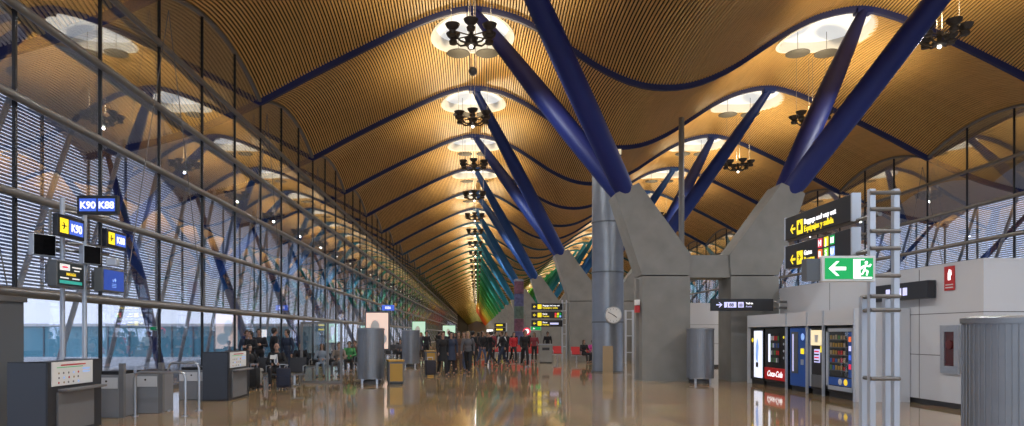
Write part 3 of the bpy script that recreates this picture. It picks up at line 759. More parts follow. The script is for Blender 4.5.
# ------------------------------------------------------------------ gate desks on the left
def make_desk(lab, loc):
    r = thing('gate_desk', lab, 'desk', loc, PI/2, 'boarding gate desks')   # local x = along the hall, front faces the hall
    b = MB(); b.box(0, 1.5, 0, .06, .0, 1.17); b.box(0, .06, .06, .62, 0, 1.17); b.box(1.44, 1.5, .06, .62, 0, 1.17); b.box(0, 1.5, .06, .3, 1.12, 1.17)
    b.build('shell', M['charcoal'], r)
    b = MB(); b.box(-.004, .0, .03, .62, .03, 1.15); b.build('side_panel', M['desk_side'], r)
    b = MB(); b.box(.22, 1.22, -.03, 0, .06, .68); b.build('lower_panel', M['deskgrey'], r)
    b = MB(); b.rbox(.25, 1.4, -.16, 0, .69, .73, r=.01); b.build('bag_ledge', M['deskgrey'], r)
    b = MB(); b.rbox(.08, 1.2, -.02, 0, .78, 1.16, r=.006); o = b.build('notice_panel', M['white'], r)
    b = MB(); b.box(.3, .98, -.023, -.02, 1.095, 1.115); b.build('heading_bar', M['signred'], o)
    b = MB(); b.box(.2, .9, -.023, -.02, 1.065, 1.075); b.build('colour_bar', M['litgreen'], o)
    random.seed(3)
    for i in range(5):
        for j in range(3):
            b = MB(); px = .24+i*.13+random.random()*.02; pz = .83+j*.075; b.lathe([(.001, -.002), (.018, -.002), (.018, .002), (.001, .002)], n=8)
            q = b.build('pictogram', M[['signred', 'deskgrey', 'tan', 'litsky', 'deskgrey'][(i*2+j) % 5]], o); q.location = (px, -.022, pz); q.rotation_euler = (PI/2, 0, 0)
    for j in range(2):
        b = MB(); b.box(.9, 1.1, -.023, -.02, .97+j*.05, .99+j*.05); b.build('text_bar', M['litsky'], o)
    b = MB(); b.box(.1, 1.4, .3, .62, .74, .78); b.build('worktop', M['deskgrey'], r)
    return r
d0 = make_desk('charcoal boarding gate desk with white notice panel nearest the camera', (-6.6, 10.5, 0))
d1 = dup(d0, 'charcoal boarding gate desk beside the seated man in a suit', (-5.95, 16.35, 0))
def cabinet(lab, x0, x1, y0, y1, h):
    r = thing('gate_cabinet', lab, 'cabinet', ((x0+x1)/2, y0, 0), 0, 'boarding gate cabinets'); w = (x1-x0)/2; d = y1-y0
    b = MB(); b.rbox(-w, w, 0, d, 0, h, r=.012); b.build('body', M['cabgrey'], r)
    b = MB(); b.box(-w+.02, w-.02, -.014, 0, h-.26, h-.05); b.build('white_panel', M['wallpanel'], r)
    b = MB(); b.lathe([(.005, -.004), (.02, -.004), (.02, .004), (.005, .004)], n=10); o = b.build('lock', M['black'], r); o.location = (0, -.018, h-.12); o.rotation_euler = (PI/2, 0, 0)
    b = MB(); b.rbox(-w+.04, w-.04, .05, d-.05, h, h+.07, r=.01); b.build('ticket_reader', M['black'], r)
    b = MB(); b.box(w, w+.09, .0, .09, 0, h+.22); b.build('edge_post', M['deskgrey'], r)
    return r
cabinet('grey boarding cabinet right beside the nearest gate desk', -7.28, -6.82, 13.0, 13.7, .82)
cabinet('grey boarding cabinet beside the steel barrier rails', -6.92, -6.42, 13.75, 14.45, .80)
cabinet('low grey cabinet attached to the second gate desk', -7.25, -6.62, 16.6, 17.4, .72)
def barrier(lab, x0, x1, y, h):
    r = thing('barrier_rail', lab, 'barrier', (x0, y, 0), 0, 'steel barrier rails'); w = x1-x0
    b = MB(); b.path([(0, 0, 0), (0, 0, h-.12), (.03, 0, h-.03), (.12, 0, h), (w-.12, 0, h), (w-.03, 0, h-.03), (w, 0, h-.12), (w, 0, 0)], .027, 10); b.build('tube', M['steel'], r, True)
    for px in (0, w):
        b = MB(); b.lathe([(.01, .0), (.07, 0), (.07, .015), (.01, .02)], (px, 0, 0), 14); b.build('flange', M['steel'], r)
barrier('steel hoop barrier rail in front, by the second grey cabinet', -6.66, -5.68, 13.3, .86)
barrier('steel hoop barrier rail behind the front one', -6.45, -5.80, 14.25, 1.0)

# left edge dark kiosk panel
t = thing('dark_kiosk', 'dark grey tall kiosk behind the nearest gate desk, at the glass wall', 'kiosk', (-9.05+.5, 11.3, 0))
b = MB(); b.box(-.12, .52, 0, .8, 0, 2.16); b.build('body', M['greyglass'], t)
b = MB(); b.box(-.16, .56, -.04, .84, 2.16, 2.26); b.build('top', M['rail'], t)
b = MB(); b.box(-.06, .46, -.02, 0, .1, 2.1); b.build('door', M['charcoal'], t)

# ------------------------------------------------------------------ gate information stand
gy = 13.4
t = thing('gate_sign_stand', 'twin pole silver stand carrying gate signs and screens by the left glass wall', 'sign stand', (-7.92, 13.05, 0))
for px, py in ((0, 0), (.22, .35)):
    b = MB(); b.path([(px, py, 0), (px, py, 4.2 if py == 0 else 3.95)], .045, 12); b.build('pole', M['silver'], t, True)
    b = MB(); b.lathe([(.045, 0), (.13, 0), (.13, .03), (.045, .04)], (px, py, 0), 14); b.build('flange', M['silver'], t)
for z in (2.5, 2.62, 3.2, 3.35, 3.95):
    b = MB(); b.path([(-.2, -.06, z), (.0, 0, z), (.22, .35, z), (.5, .72, z)], .026, 8); b.build('cross_tube', M['rail'], t)
b = MB(); b.path([(-.2, -.06, 2.5), (-.2, -.06, 3.95)], .026, 8); b.build('side_tube', M['rail'], t)
b = MB(); b.rbox(.85, 1.05, -.05, .1, 2.9, 3.05, r=.02); b.build('spotlight', M['silver'], t)
def plate_sign(name, lab, x, y, z, w, h, rz, num, plane=True):
    r = thing(name, lab, 'sign', (x, y, z), rz, 'gate number signs')
    b = MB(); b.rbox(-w/2, w/2, -.05, .05, -h/2, h/2, r=.01); b.build('case', M['signblack'], r)
    if plane:
        b = MB(); b.box(-w*.42, -w*.12, -.054, -.05, -h*.33, h*.33); o = b.build('yellow_plate', M['yellow'], r)
        plane_icon(o, M['black'], -w*.27, 0, w*.2, -.054)
        b = MB(); b.box(-w*.08, w*.44, -.054, -.05, -h*.33, h*.33); o = b.build('blue_plate', M['litblue'], r)
        lettering('number', num, h*.52, M['litwhite'], o, w*.18, -.056, -h*.19, 'CENTER', bold=.004)
    else:
        for s, n_ in ((-1, num[0]), (1, num[1])):
            b = MB(); b.box(s*w*.23-w*.21, s*w*.23+w*.21, -.054, -.05, -h*.33, h*.33); o = b.build('blue_plate', M['litblue'], r)
            lettering('number', n_, h*.5, M['litwhite'], o, s*w*.23, -.056, -h*.18, 'CENTER', bold=.004)
    b = MB(); b.path([(0, .05, 0), (0, .2, 0)], .03, 6); b.build('bracket', M['rail'], r)
    return r
# positions in metres
plate_sign('gate_number_sign', 'black gate sign K90 with yellow aircraft plate on the twin pole stand', -7.6, 12.72, 3.58, .84, .40, PI/2, 'K90')
plate_sign('gate_number_sign', 'black gate sign K88 with yellow aircraft plate on the twin pole stand', -7.35, 13.85, 3.51, .76, .36, PI/2, 'K88')
plate_sign('double_gate_sign', 'black double sign K90 and K88 hanging highest beside the twin pole stand', -7.12, 12.85, 4.02, .76, .36, 0, ('K90', 'K88'), False)
def screen(lab, x, y, z, w, h, rz, kind):
    r = thing('information_screen', lab, 'screen', (x, y, z), rz, 'gate information screens')
    b = MB(); b.rbox(-w/2, w/2, -.05, .12, -h/2, h/2, r=.012); b.box(-w*.35, w*.35, .12, .24, -h*.35, h*.35); b.build('case', M['greyglass'], r)
    W, H = w*.45, h*.43
    b = MB(); b.box(-W, W, -.056, -.05, -H, H); o = b.build('display', M['screenblue' if kind else 'screendark'], r)
    if kind:
        b = MB(); b.path([(-.06, -.058, .02), (-.04, -.058, -.03), (.0, -.058, .03)], .006, 4); b.prism([(.01, .01), (.04, .05), (.07, .01), (.04, -.03)], -.060, -.056); b.build('emblem', M['litsky'], o)
        for j in range(3):
            b = MB(); b.box(-.08, .08, -.058, -.056, -.075-j*.03, -.065-j*.03); b.build('text_bar', M['litsky'], o)
    else:
        b = MB(); b.box(-W*.88, -W*.1, -.060, -.056, H*.3, H*.86); q = b.build('airline_plate', M['screenwhite'], o)
        b = MB(); b.box(-W*.7, -W*.28, -.063, -.060, H*.52, H*.66); b.build('airline_mark', M['litred'], q)
        lettering('destination', 'MALAGA', h*.15, M['screenyellow'], o, 0, -.058, -H*.12, 'CENTER', bold=.002)
        for a in ((.1, .85, .6, .72), (.25, .7, .32, .42), (-.85, -.2, -.42, -.3), (.1, .7, -.42, -.3)):
            b = MB(); b.box(a[0]*W, a[1]*W, -.058, -.056, a[2]*H, a[3]*H); b.build('text_bar', M['screenwhite'], o)
        b = MB(); b.box(-W*.9, W*.9, -.058, -.056, -H*.86, -H*.58); b.build('teal_bar', M['litteal'], o)
    b = MB(); b.path([(0, .2, 0), (0, .34, 0)], .03, 6); b.build('bracket', M['rail'], r)
screen('dark flight screen reading MALAGA on the twin pole stand', -7.58, 12.66, 2.7, .86, .48, PI/2, 0)
screen('blue screen with white emblem on the twin pole stand', -7.28, 13.6, 2.66, .82, .46, PI/2, 1)
def speaker(lab, x, y, z, rz, w, h):
    r = thing('panel_loudspeaker', lab, 'loudspeaker', (x, y, z), rz, 'black panel loudspeakers')
    b = MB(); b.rbox(-w/2, w/2, -.05, .1, -h/2, h/2, r=.012); b.build('case', M['silver'], r)
    b = MB(); b.box(-w*.46, w*.46, -.056, -.05, -h*.46, h*.46); b.build('black_grille', M['matte'], r)
    b = MB(); b.path([(0, .1, 0), (0, .25, 0)], .03, 6); b.build('bracket', M['rail'], r)
speaker('black panel loudspeaker at the outer left of the twin pole stand', -8.1, 12.75, 3.26, 1.1, .42, .40)
speaker('black panel loudspeaker between the two poles of the stand', -7.55, 13.35, 3.14, 1.1, .36, .36)

# ------------------------------------------------------------------ glazed lobby partition
t = thing('glass_partition', 'clear framed glass partition standing behind the left waiting passengers', 'partition', (-5.75, 22.4, 0))
for px in (0, .85, 1.3):
    b = MB(); b.box(px-.035, px+.035, -.035, .035, 0, 2.0); b.build('post', M['rail'], t)
for z in (.03, 1.97):
    b = MB(); b.box(-.03, 1.33, -.03, .03, z-.03, z+.03); b.build('bar', M['rail'], t)
b = MB(); b.box(.0, 1.3, -.006, .006, .06, 1.94); b.build('pane', M['clear'], t)

# ------------------------------------------------------------------ seating
def make_bench(m, n=4):
    r = thing('waiting_bench', 'x', 'bench')
    for i in range(n):
        px = (i-(n-1)/2)*.56
        b = MB(); b.prism([(-.22, .44), (.24, .40), (.24, .43), (-.22, .47)], px-.25, px+.25, 'x'); b.build('seat', m, r)
        b = MB(); b.prism([(.22, .44), (.25, .43), (.36, .86), (.33, .87)], px-.25, px+.25, 'x'); b.build('backrest', m, r)
    w = n*.28
    b = MB(); b.box(-w, w, -.03, .03, .34, .39); b.build('beam', M['steel'], r)
    for s in (-w+.3, w-.3):
        b = MB(); b.path([(s, 0, .36), (s, 0, .05)], .035, 8); b.path([(s, -.26, .03), (s, .26, .03)], .03, 8); b.build('leg', M['steel'], r)
    for i in range(n+1):
        px = (i-n/2)*.56
        b = MB(); b.path([(px, -.16, .42), (px, -.16, .62), (px, .2, .64)], .016, 6); b.build('armrest', M['steel'], r)
    return r
bd = make_bench(M['darkseat']); brd = make_bench(M['redseat'])
benches = [(bd, -6.4, 20.9, 0, 'black waiting bench holding the seated man in a suit'),
           (bd, -6.3, 25.8, 0, 'black waiting bench behind the glass partition'),
           (bd, -5.2, 29.2, 0, 'black waiting bench behind the nearest left steel drum'),
           (bd, -5.6, 33.0, 0, 'black waiting bench in front of the pinkish lit poster'),
           (bd, -5.0, 40.0, 0, 'black waiting bench beyond the farther left steel drum'),
           (bd, -5.0, 47.0, 0, 'black waiting bench second beyond the pinkish poster'),
           (brd, 2.0, 45.0, 0, 'red waiting bench behind the crossing walkers'),
           (brd, .3, 52.0, PI, 'red waiting bench behind the woman with long hair'),
           (brd, 3.2, 52.0, PI, 'red waiting bench beyond the painted banner column'),
           (brd, 4.0, 41.0, 0, 'red waiting bench beside the grey litter bin'),
           (brd, 6.5, 39.0, 0, 'long red waiting bench against the second forked column')]
seen = set()
for src, x, y, rz, lab in benches:
    if src.name not in seen: o = src; seen.add(src.name); o['label'] = lab
    else: o = dup(src, lab)
    o['group'] = 'waiting benches'; o.location = (x, y, 0); o.rotation_euler = (0, 0, rz)

# ------------------------------------------------------------------ people
def capsule(b, p, q, r0, r1, n=12, sq=1.):
    p = Vector(p); q = Vector(q)
    b.path([p, q], [r0, r1], n, squash=sq); b.ball(p, r0, r0, r0, n); b.ball(q, r1, r1, r1, n)
def remesh(b, name, mats, vox, smooth_it=4):
    me = b.mesh(name, mats); ob = link('tmp', me)
    m = ob.modifiers.new('r', 'REMESH'); m.mode = 'VOXEL'; m.voxel_size = vox; m.use_smooth_shade = True
    s = ob.modifiers.new('s', 'SMOOTH'); s.factor = .5; s.iterations = smooth_it
    dg = bpy.context.evaluated_depsgraph_get(); res = bpy.data.meshes.new_from_object(ob.evaluated_get(dg)); bpy.data.objects.remove(ob)
    res.name = name; res.materials.clear()
    for mm in (mats if isinstance(mats, list) else [mats]): res.materials.append(mm)
    res.polygons.foreach_set('material_index', [0]*len(res.polygons)); res.polygons.foreach_set('use_smooth', [True]*len(res.polygons))
    return res
CL = {}
def cloth(c):
    if c not in CL: CL[c] = mat('cloth %s' % (c,), c, .8)
    return CL[c]
SKIN = [mat('skin', (.36, .21, .145), .6), mat('skin tanned', (.28, .16, .10), .6)]
HAIRM = {'black': mat('hair black', (.012, .010, .009), .5), 'brown': mat('hair brown', (.07, .035, .015), .5), 'fair': mat('hair fair', (.28, .17, .07), .5), 'grey': mat('hair grey', (.30, .29, .28), .6)}
SHOE = mat('dark shoe leather', (.02, .017, .015), .35)
EYE_M = mat('dark eye', (.02, .015, .012), .2)
def pose_points(pose):
    """joint positions for a figure 1.72 m tall that faces -Y"""
    J = {}
    sit = pose.startswith('sit')
    hz = .50 if sit else .92
    lean = -.05 if pose in ('walk',) else (.04 if sit else 0)
    J['pel'] = (0, 0, hz); J['waist'] = (0, lean*.4, hz+.17); J['chest'] = (0, lean*.9, hz+.38); J['nb'] = (0, lean*1.1+.005, hz+.53); J['neck'] = (0, lean*1.2-.01, hz+.60); J['head'] = (0, lean*1.2-.03, hz+.70)
    for s, n in ((-1, 'L'), (1, 'R')):
        J['sh'+n] = (s*.185, lean*1.05, hz+.485)
        if sit:
            J['hip'+n] = (s*.10, -.02, hz); J['kn'+n] = (s*.13, -.44, hz+.02); J['an'+n] = (s*.12, -.42-(.08 if n == 'L' else -.05), .09)
            J['el'+n] = (s*.27, -.03, hz+.22); J['wr'+n] = (s*.12, -.24, hz+.19)
        elif pose == 'walk':
            f = s
            J['hip'+n] = (s*.09, 0, .90); J['kn'+n] = (s*.09, -.13*f-.06, .50); J['an'+n] = (s*.08, -.30*f+.04, .10 if f > 0 else .14)
            J['el'+n] = (s*.25, .10*f+.0, hz+.23); J['wr'+n] = (s*.24, .16*f-.10, hz+.02)
        else:
            J['hip'+n] = (s*.09, 0, .90); J['kn'+n] = (s*.10, -.01, .50); J['an'+n] = (s*.11, .02, .09)
            if pose == 'hold':
                J['el'+n] = (s*.26, .02, hz+.22); J['wr'+n] = (s*.10, -.24, hz+.26)
            else:
                J['el'+n] = (s*.25, .03, hz+.22); J['wr'+n] = (s*.25, -.04, hz-.02)
    return J
POSE = {}
def figure(pose, coat, hair):
    key = (pose, coat, hair)
    if key in POSE: return POSE[key]
    J = pose_points(pose); V = lambda k: Vector(J[k])
    b = MB()
    # torso, neck, head
    b.ball(V('pel'), .145, .10, .12); b.ball(V('waist'), .125, .085, .14); b.ball(V('chest'), .155, .10, .17); capsule(b, V('nb')-Vector((0, 0, .03)), V('neck'), .062, .05)
    h = V('head'); b.ball(h+Vector((0, .012, .025)), .073, .092, .095, 16); b.ball(h+Vector((0, -.025, -.05)), .052, .058, .062, 14); b.ball(h+Vector((0, -.088, -.028)), .014, .026, .022, 8)
    b.ball(h+Vector((0, -.07, -.07)), .026, .018, .010, 8)
    for s in (-1, 1): b.ball(h+Vector((s*.075, .01, -.01)), .013, .022, .032, 8)
    for n, s in (('L', -1), ('R', 1)):
        capsule(b, V('sh'+n)*.98+Vector((0, 0, .0)), V('el'+n), .046, .036); capsule(b, V('el'+n), V('wr'+n), .036, .024)
        capsule(b, V('hip'+n), V('kn'+n), .078, .052); capsule(b, V('kn'+n), V('an'+n), .05, .034)
        capsule(b, V('an'+n), V('an'+n)+Vector((0, -.11, -.05)), .036, .028)
        w = V('wr'+n); d = (w-V('el'+n)).normalized(); e = d.cross(Vector((0, 1, 0))).normalized() if abs(d.y) < .9 else Vector((1, 0, 0)); e = Vector((0, -1, 0))-d*d.dot(Vector((0, -1, 0))) if abs(d.y) < .8 else Vector((0, 0, 1))-d*d.z; e.normalize(); c = d.cross(e).normalized()*(-s if pose != 'hold' else s)
        pm = w+d*.055; capsule(b, w, pm, .024, .034, sq=.7)
        for i, (off, ln) in enumerate(((-.027, .062), (-.009, .074), (.009, .070), (.027, .055))):
            r0 = pm+e*(-off)+d*.025; m1 = r0+d*ln*.55+c*.006; m2 = m1+d*ln*.35+c*.026
            capsule(b, r0, m1, .0115, .0105, 8); capsule(b, m1, m2, .0105, .009, 8)
        tb = w+d*.03+e*.03; capsule(b, tb, tb+d*.035+e*.02+c*.01, .013, .0115, 8); capsule(b, tb+d*.035+e*.02+c*.01, tb+d*.062+e*.02+c*.018, .0115, .010, 8)
    body = remesh(b, 'body', SKIN[0], .0105, 2)
    j = MB(); j.ball(V('pel')+Vector((0, 0, .03)), .165, .12, .12); j.ball(V('waist'), .155, .112, .16); j.ball(V('chest'), .182, .125, .175); j.ball(V('nb')-Vector((0, 0, .045)), .115, .075, .07)
    for n, s in (('L', -1), ('R', 1)):
        capsule(j, V('sh'+n), V('el'+n), .066, .054); capsule(j, V('el'+n), V('wr'+n), .052, .039)
    if coat and not pose.startswith('sit'):
        j.lathe([(.02, -.34), (.215, -.34), (.205, -.28), (.17, -.02), (.15, .16), (.02, .18)], V('pel'), 18, 1, .86)
    jk = remesh(j, 'jacket', SHOE, .016, 3)
    t_ = MB(); t_.ball(V('pel'), .155, .115, .11)
    for n in ('L', 'R'):
        capsule(t_, V('hip'+n), V('kn'+n), .092, .068); capsule(t_, V('kn'+n), V('an'+n)+Vector((0, 0, .02)), .066, .052)
    tr = remesh(t_, 'trousers', SHOE, .016, 3)
    shoes = []
    for n in ('L', 'R'):
        s_ = MB(); a = V('an'+n); s_.ball(a+Vector((0, .0, -.035)), .042, .055, .05); capsule(s_, a+Vector((0, -.03, -.055)), a+Vector((0, -.13, -.062)), .036, .03); shoes.append(remesh(s_, 'shoe', SHOE, .012, 1))
    hr = MB(); hh = h+Vector((0, .03, .04))
    if hair != 'bald':
        hr.ball(hh, .094, .104, .102, 16)
        if hair == 'long':
            hr.ball(h+Vector((0, .065, -.06)), .09, .05, .14, 14)
            for s in (-1, 1): hr.ball(h+Vector((s*.07, .03, -.09)), .03, .045, .13, 10)
        else:
            hr.ball(h+Vector((0, .07, -.02)), .08, .05, .075, 12)
            for s in (-1, 1): hr.ball(h+Vector((s*.078, .02, .03)), .02, .05, .045, 10)
        # clear of the face
    else:
        for s in (-1, 1): hr.ball(h+Vector((s*.066, .045, .0)), .02, .05, .035, 10)
        hr.ball(h+Vector((0, .088, -.005)), .06, .022, .035, 10)
    hm = remesh(hr, 'hair', SHOE, .012, 1)
    for v in hm.vertices:
        if v.co.y < h.y-.045 and v.co.z < h.z+.075: v.co.y = h.y-.045
    ey = MB()
    for s in (-1, 1): ey.ball(h+Vector((s*.028, -.078, .006)), .010, .008, .007, 8)
    em = ey.mesh('eyes', EYE_M, True)
    POSE[key] = (body, jk, tr, shoes, hm, em); return POSE[key]
def person(lab, x, y, rz, pose='stand', top=(.02, .02, .025), legs=(.02, .02, .03), hair='short', hcol='black', coat=False, H=1.72, group=None, z=0, skin=0):
    body, jk, tr, shoes, hm, em = figure(pose, coat, hair)
    r = thing('person', lab, 'person', (x, y, z), rz, group); r.scale = (H/1.72,)*3
    def part(n, me, m):
        o = link(n, me, r); o.material_slots[0].link = 'OBJECT'; o.material_slots[0].material = m; return o
    o = part('body', body, SKIN[skin]); part('eyes', em, EYE_M); part('hair', hm, HAIRM[hcol]); part('jacket', jk, cloth(top)); part('trousers', tr, cloth(legs))
    for s in shoes: part('shoe', s, SHOE)
    return r
DK = (.015, .015, .02); NAVY = (.02, .03, .06); BLK = (.01, .01, .012); GREY = (.09, .09, .10); BRN = (.09, .05, .035); RED = (.45, .02, .03); JEAN = (.06, .09, .17); WHT = (.5, .5, .5); GRN = (.05, .22, .07)
# left waiting group
person('standing person in dark jacket with brown hair, nearest the second gate desk', -8.05, 23.9, .6, 'stand', NAVY, DK, 'short', 'brown', H=1.70)
person('standing person in black with folded hands among the group by the glass', -7.72, 23.3, -.4, 'hold', BLK, DK, H=1.68)
person('standing person in dark jacket with red scarf by the glass', -7.9, 24.75, .2, 'hold', DK, DK, 'short', 'black', H=1.76)
person('standing person in black seen from behind, talking beside the seated suited man', -7.28, 24.5, 2.2, 'stand', BLK, DK, H=1.80)
person('standing tall person in dark navy sweater beside the seated suited man', -6.72, 24.2, -.5, 'stand', NAVY, NAVY, H=1.74)
pm = person('bald seated man in black suit and pale tie reading papers', -6.12, 20.85, .15, 'sit', BLK, DK, 'bald', 'grey', H=1.72)
b = MB(); b.prism([(-.035, .98), (.035, .98), (.06, .75), (0, .66), (-.06, .75)], -.118, -.098); b.build('shirt_front', M['white'], pm)
b = MB(); b.prism([(-.02, .97), (.02, .97), (.025, .74), (0, .70), (-.025, .74)], -.126, -.118); b.build('tie', cloth((.25, .3, .4)), pm)
o = MB().box(-.09, .09, -.30, -.295, 0, .15).build('newspaper', cloth((.6, .6, .58))); tag(o, 'white papers held by the bald seated man', 'papers'); o.location = (-6.12, 20.60, .66); o.rotation_euler = (-.7, 0, .15)
person('seated person with pale trousers half hidden by the second gate desk', -6.95, 20.9, .9, 'sit', BLK, (.45, .42, .38), H=1.66)
person('low seated person in dark coat near the glass behind the suited man', -6.65, 25.75, .2, 'sit', DK, DK, H=1.66)
person('seated woman in light patterned dress behind the glass partition', -5.85, 25.75, .1, 'sit', (.25, .28, .34), (.28, .33, .42), 'long', 'brown', H=1.62)
person('seated person in pale brown top behind the glass partition', -5.22, 25.8, -.1, 'sit', (.22, .17, .14), GREY, 'short', 'brown', H=1.66)
person('seated person in green top right of the glass partition', -5.45, 29.15, .1, 'sit', GRN, DK, H=1.68)
person('seated person in dark coat between the two left drums', -4.4, 29.15, 0, 'sit', DK, NAVY, H=1.70)
person('seated person in black by the pinkish lit poster', -4.8, 32.95, 0, 'sit', BLK, JEAN, 'long', 'brown', H=1.66)
person('seated person in tan coat by the pinkish lit poster', -5.9, 32.95, 0, 'sit', BRN, DK, H=1.66)
person('standing person in dark jacket behind the second ochre bin', -2.9, 39, .5, 'stand', DK, DK, H=1.74)
person('standing person in grey coat beyond the farther left drum', -3.6, 44, -.5, 'stand', GREY, DK, 'long', 'brown', True, H=1.68)
for i, (x, y) in enumerate(((-5.6, 39.95), (-4.5, 39.95), (-5.3, 46.95), (-4.2, 46.95))):
    person(['seated person in navy on the bench beyond the far left drum', 'seated person in grey on the bench beyond the far left drum', 'seated person in black on the second far left bench', 'seated person in brown on the second far left bench'][i], x, y, 0, 'sit', (NAVY, GREY, BLK, BRN)[i], DK, H=1.68)
# walkers in the middle
person('woman in long black coat walking at the front of the central group', -1.32, 26.0, .35, 'walk', BLK, BLK, 'short', 'brown', True, H=1.66)
person('person in navy padded coat just behind the woman in black coat', -1.02, 27.0, .2, 'stand', NAVY, DK, 'short', 'black', True, H=1.66)
person('person in long brown coat in the middle of the central group', -.78, 28.6, .1, 'walk', BRN, BRN, 'short', 'black', True, H=1.68)
person('person in blue jeans and black top in the central group', -.55, 29.6, -.2, 'walk', BLK, JEAN, 'short', 'brown', H=1.66)
person('woman with long brown hair and grey top at the right of the central group', -.36, 27.6, -.1, 'walk', GREY, BLK, 'long', 'fair', H=1.68)
people = [(-.2, 33, BLK, 'black'), (.25, 36, DK, 'black'), (-1.5, 37, DK, 'brown'), (-2.0, 41, GREY, 'black'), (.6, 40, BLK, 'brown'), (.95, 43, (.2, .03, .04), 'black'), (-.6, 44, NAVY, 'black'), (-1.6, 50, DK, 'brown'), (.1, 48, BRN, 'black'), (1.3, 49, DK, 'black'), (-.9, 56, BLK, 'brown'), (.6, 58, GREY, 'black'), (1.9, 57, DK, 'black'), (-2.2, 60, NAVY, 'black')]
people += [(-2.9, 52, BLK, 'black'), (-3.4, 64, DK, 'brown'), (-1.2, 66, GREY, 'black'), (2.6, 63, BLK, 'black'), (3.6, 66, DK, 'brown'), (1.5, 70, BLK, 'black'), (.2, 72, NAVY, 'brown'), (-.4, 39, BLK, 'black'), (4.4, 58, BLK, 'black'), (3.0, 56, BRN, 'brown'), (-2.6, 76, DK, 'black'), (-1.9, 47, BLK, 'brown')]
people.sort(key=lambda q: q[1]+q[0]*.01)
cn = {BLK: 'black', DK: 'charcoal', GREY: 'grey', (.2, .03, .04): 'dark red', NAVY: 'navy', BRN: 'brown'}
for i, (x, y, c, hc) in enumerate(people):
    person('person in %s, %s nearest of the crowd standing behind the central group' % (cn[c], nth(i)), x, y, random.uniform(-.8, .8)+(PI if i % 3 == 0 else 0), ('stand', 'walk', 'stand')[i % 3], c, (DK, JEAN, BLK)[i % 3], ('short', 'long')[i % 2], hc, i % 4 == 0, H=1.64+random.random()*.14, group='central crowd')
# right hand walkers
person('man in black suit with white shirt walking before the grey litter bin', 2.32, 33.2, .2, 'walk', BLK, BLK, H=1.76)
person('person in black striding left across the hall, front of two', .72, 35.4, -1.2, 'walk', BLK, DK, H=1.70)
person('person in charcoal striding left across the hall, behind the first', 1.30, 34.4, -1.3, 'walk', DK, NAVY, 'short', 'brown', H=1.74)
person('person in bright red jacket left of the suited man', 2.05, 38.5, .3, 'walk', RED, DK, 'short', 'brown', H=1.66)
person('person in black holding a bag behind the red jacket', 1.75, 41.0, .6, 'stand', BLK, DK, H=1.72)
person('person with pale scarf left of the red jacket', 1.45, 40.0, -.3, 'stand', WHT, DK, 'short', 'fair', H=1.70)
person('person in black standing right of the suited man', 2.95, 41.5, .3, 'stand', BLK, DK, H=1.70)
person('person in dark red top standing right of the suited man', 3.35, 40.0, -.3, 'stand', (.2, .03, .04), BLK, 'long', 'brown', H=1.66)
person('person in charcoal waiting near the painted banner column', 2.6, 48.0, 0, 'stand', DK, DK, H=1.72)
person('person in navy waiting near the painted banner column', 2.1, 50.0, .4, 'stand', NAVY, JEAN, H=1.68)
person('person in black coat leaning by the triple sign post', 6.0, 38.2, .4, 'sit', BLK, DK, 'long', 'brown', H=1.66)
person('seated person in pink hat colour top by the triple sign post', 6.6, 38.95, -.1, 'sit', (.5, .05, .25), DK, 'short', 'black', H=1.64)
person('person standing behind the grey litter bin in dark coat', 4.6, 44.5, 0, 'stand', DK, DK, H=1.72)

# luggage
def suitcase(lab, x, y, rz, c):
    r = thing('suitcase', lab, 'suitcase', (x, y, 0), rz, 'travel bags')
    b = MB(); b.rbox(-.2, .2, -.13, .13, .06, .62, r=.04); b.build('shell', cloth(c), r, True)
    b = MB(); b.path([(-.1, .1, .6), (-.1, .1, .72), (.1, .1, .72), (.1, .1, .6)], .012, 6); b.build('pull_handle', M['steel'], r)
    for sx in (-.15, .15):
        b = MB(); b.path([(sx-.02, .08, .035), (sx+.02, .08, .035)], .035, 10); b.build('wheel', M['black'], r)
        b = MB(); b.box(sx-.02, sx+.02, -.1, -.06, 0, .07); b.build('foot', M['black'], r)
    b = MB(); b.rbox(-.15, .15, -.15, -.125, .12, .4, r=.012); b.build('pocket', cloth(c), r)
suitcase('dark navy suitcase standing at the right of the seated suited man', -5.58, 19.7, .3, (.015, .02, .04))
suitcase('black suitcase standing at the left of the seated suited man', -6.55, 19.9, -.2, (.012, .012, .013))
suitcase('dark suitcase beside the woman in long black coat', -1.75, 25.7, .2, (.02, .02, .03))

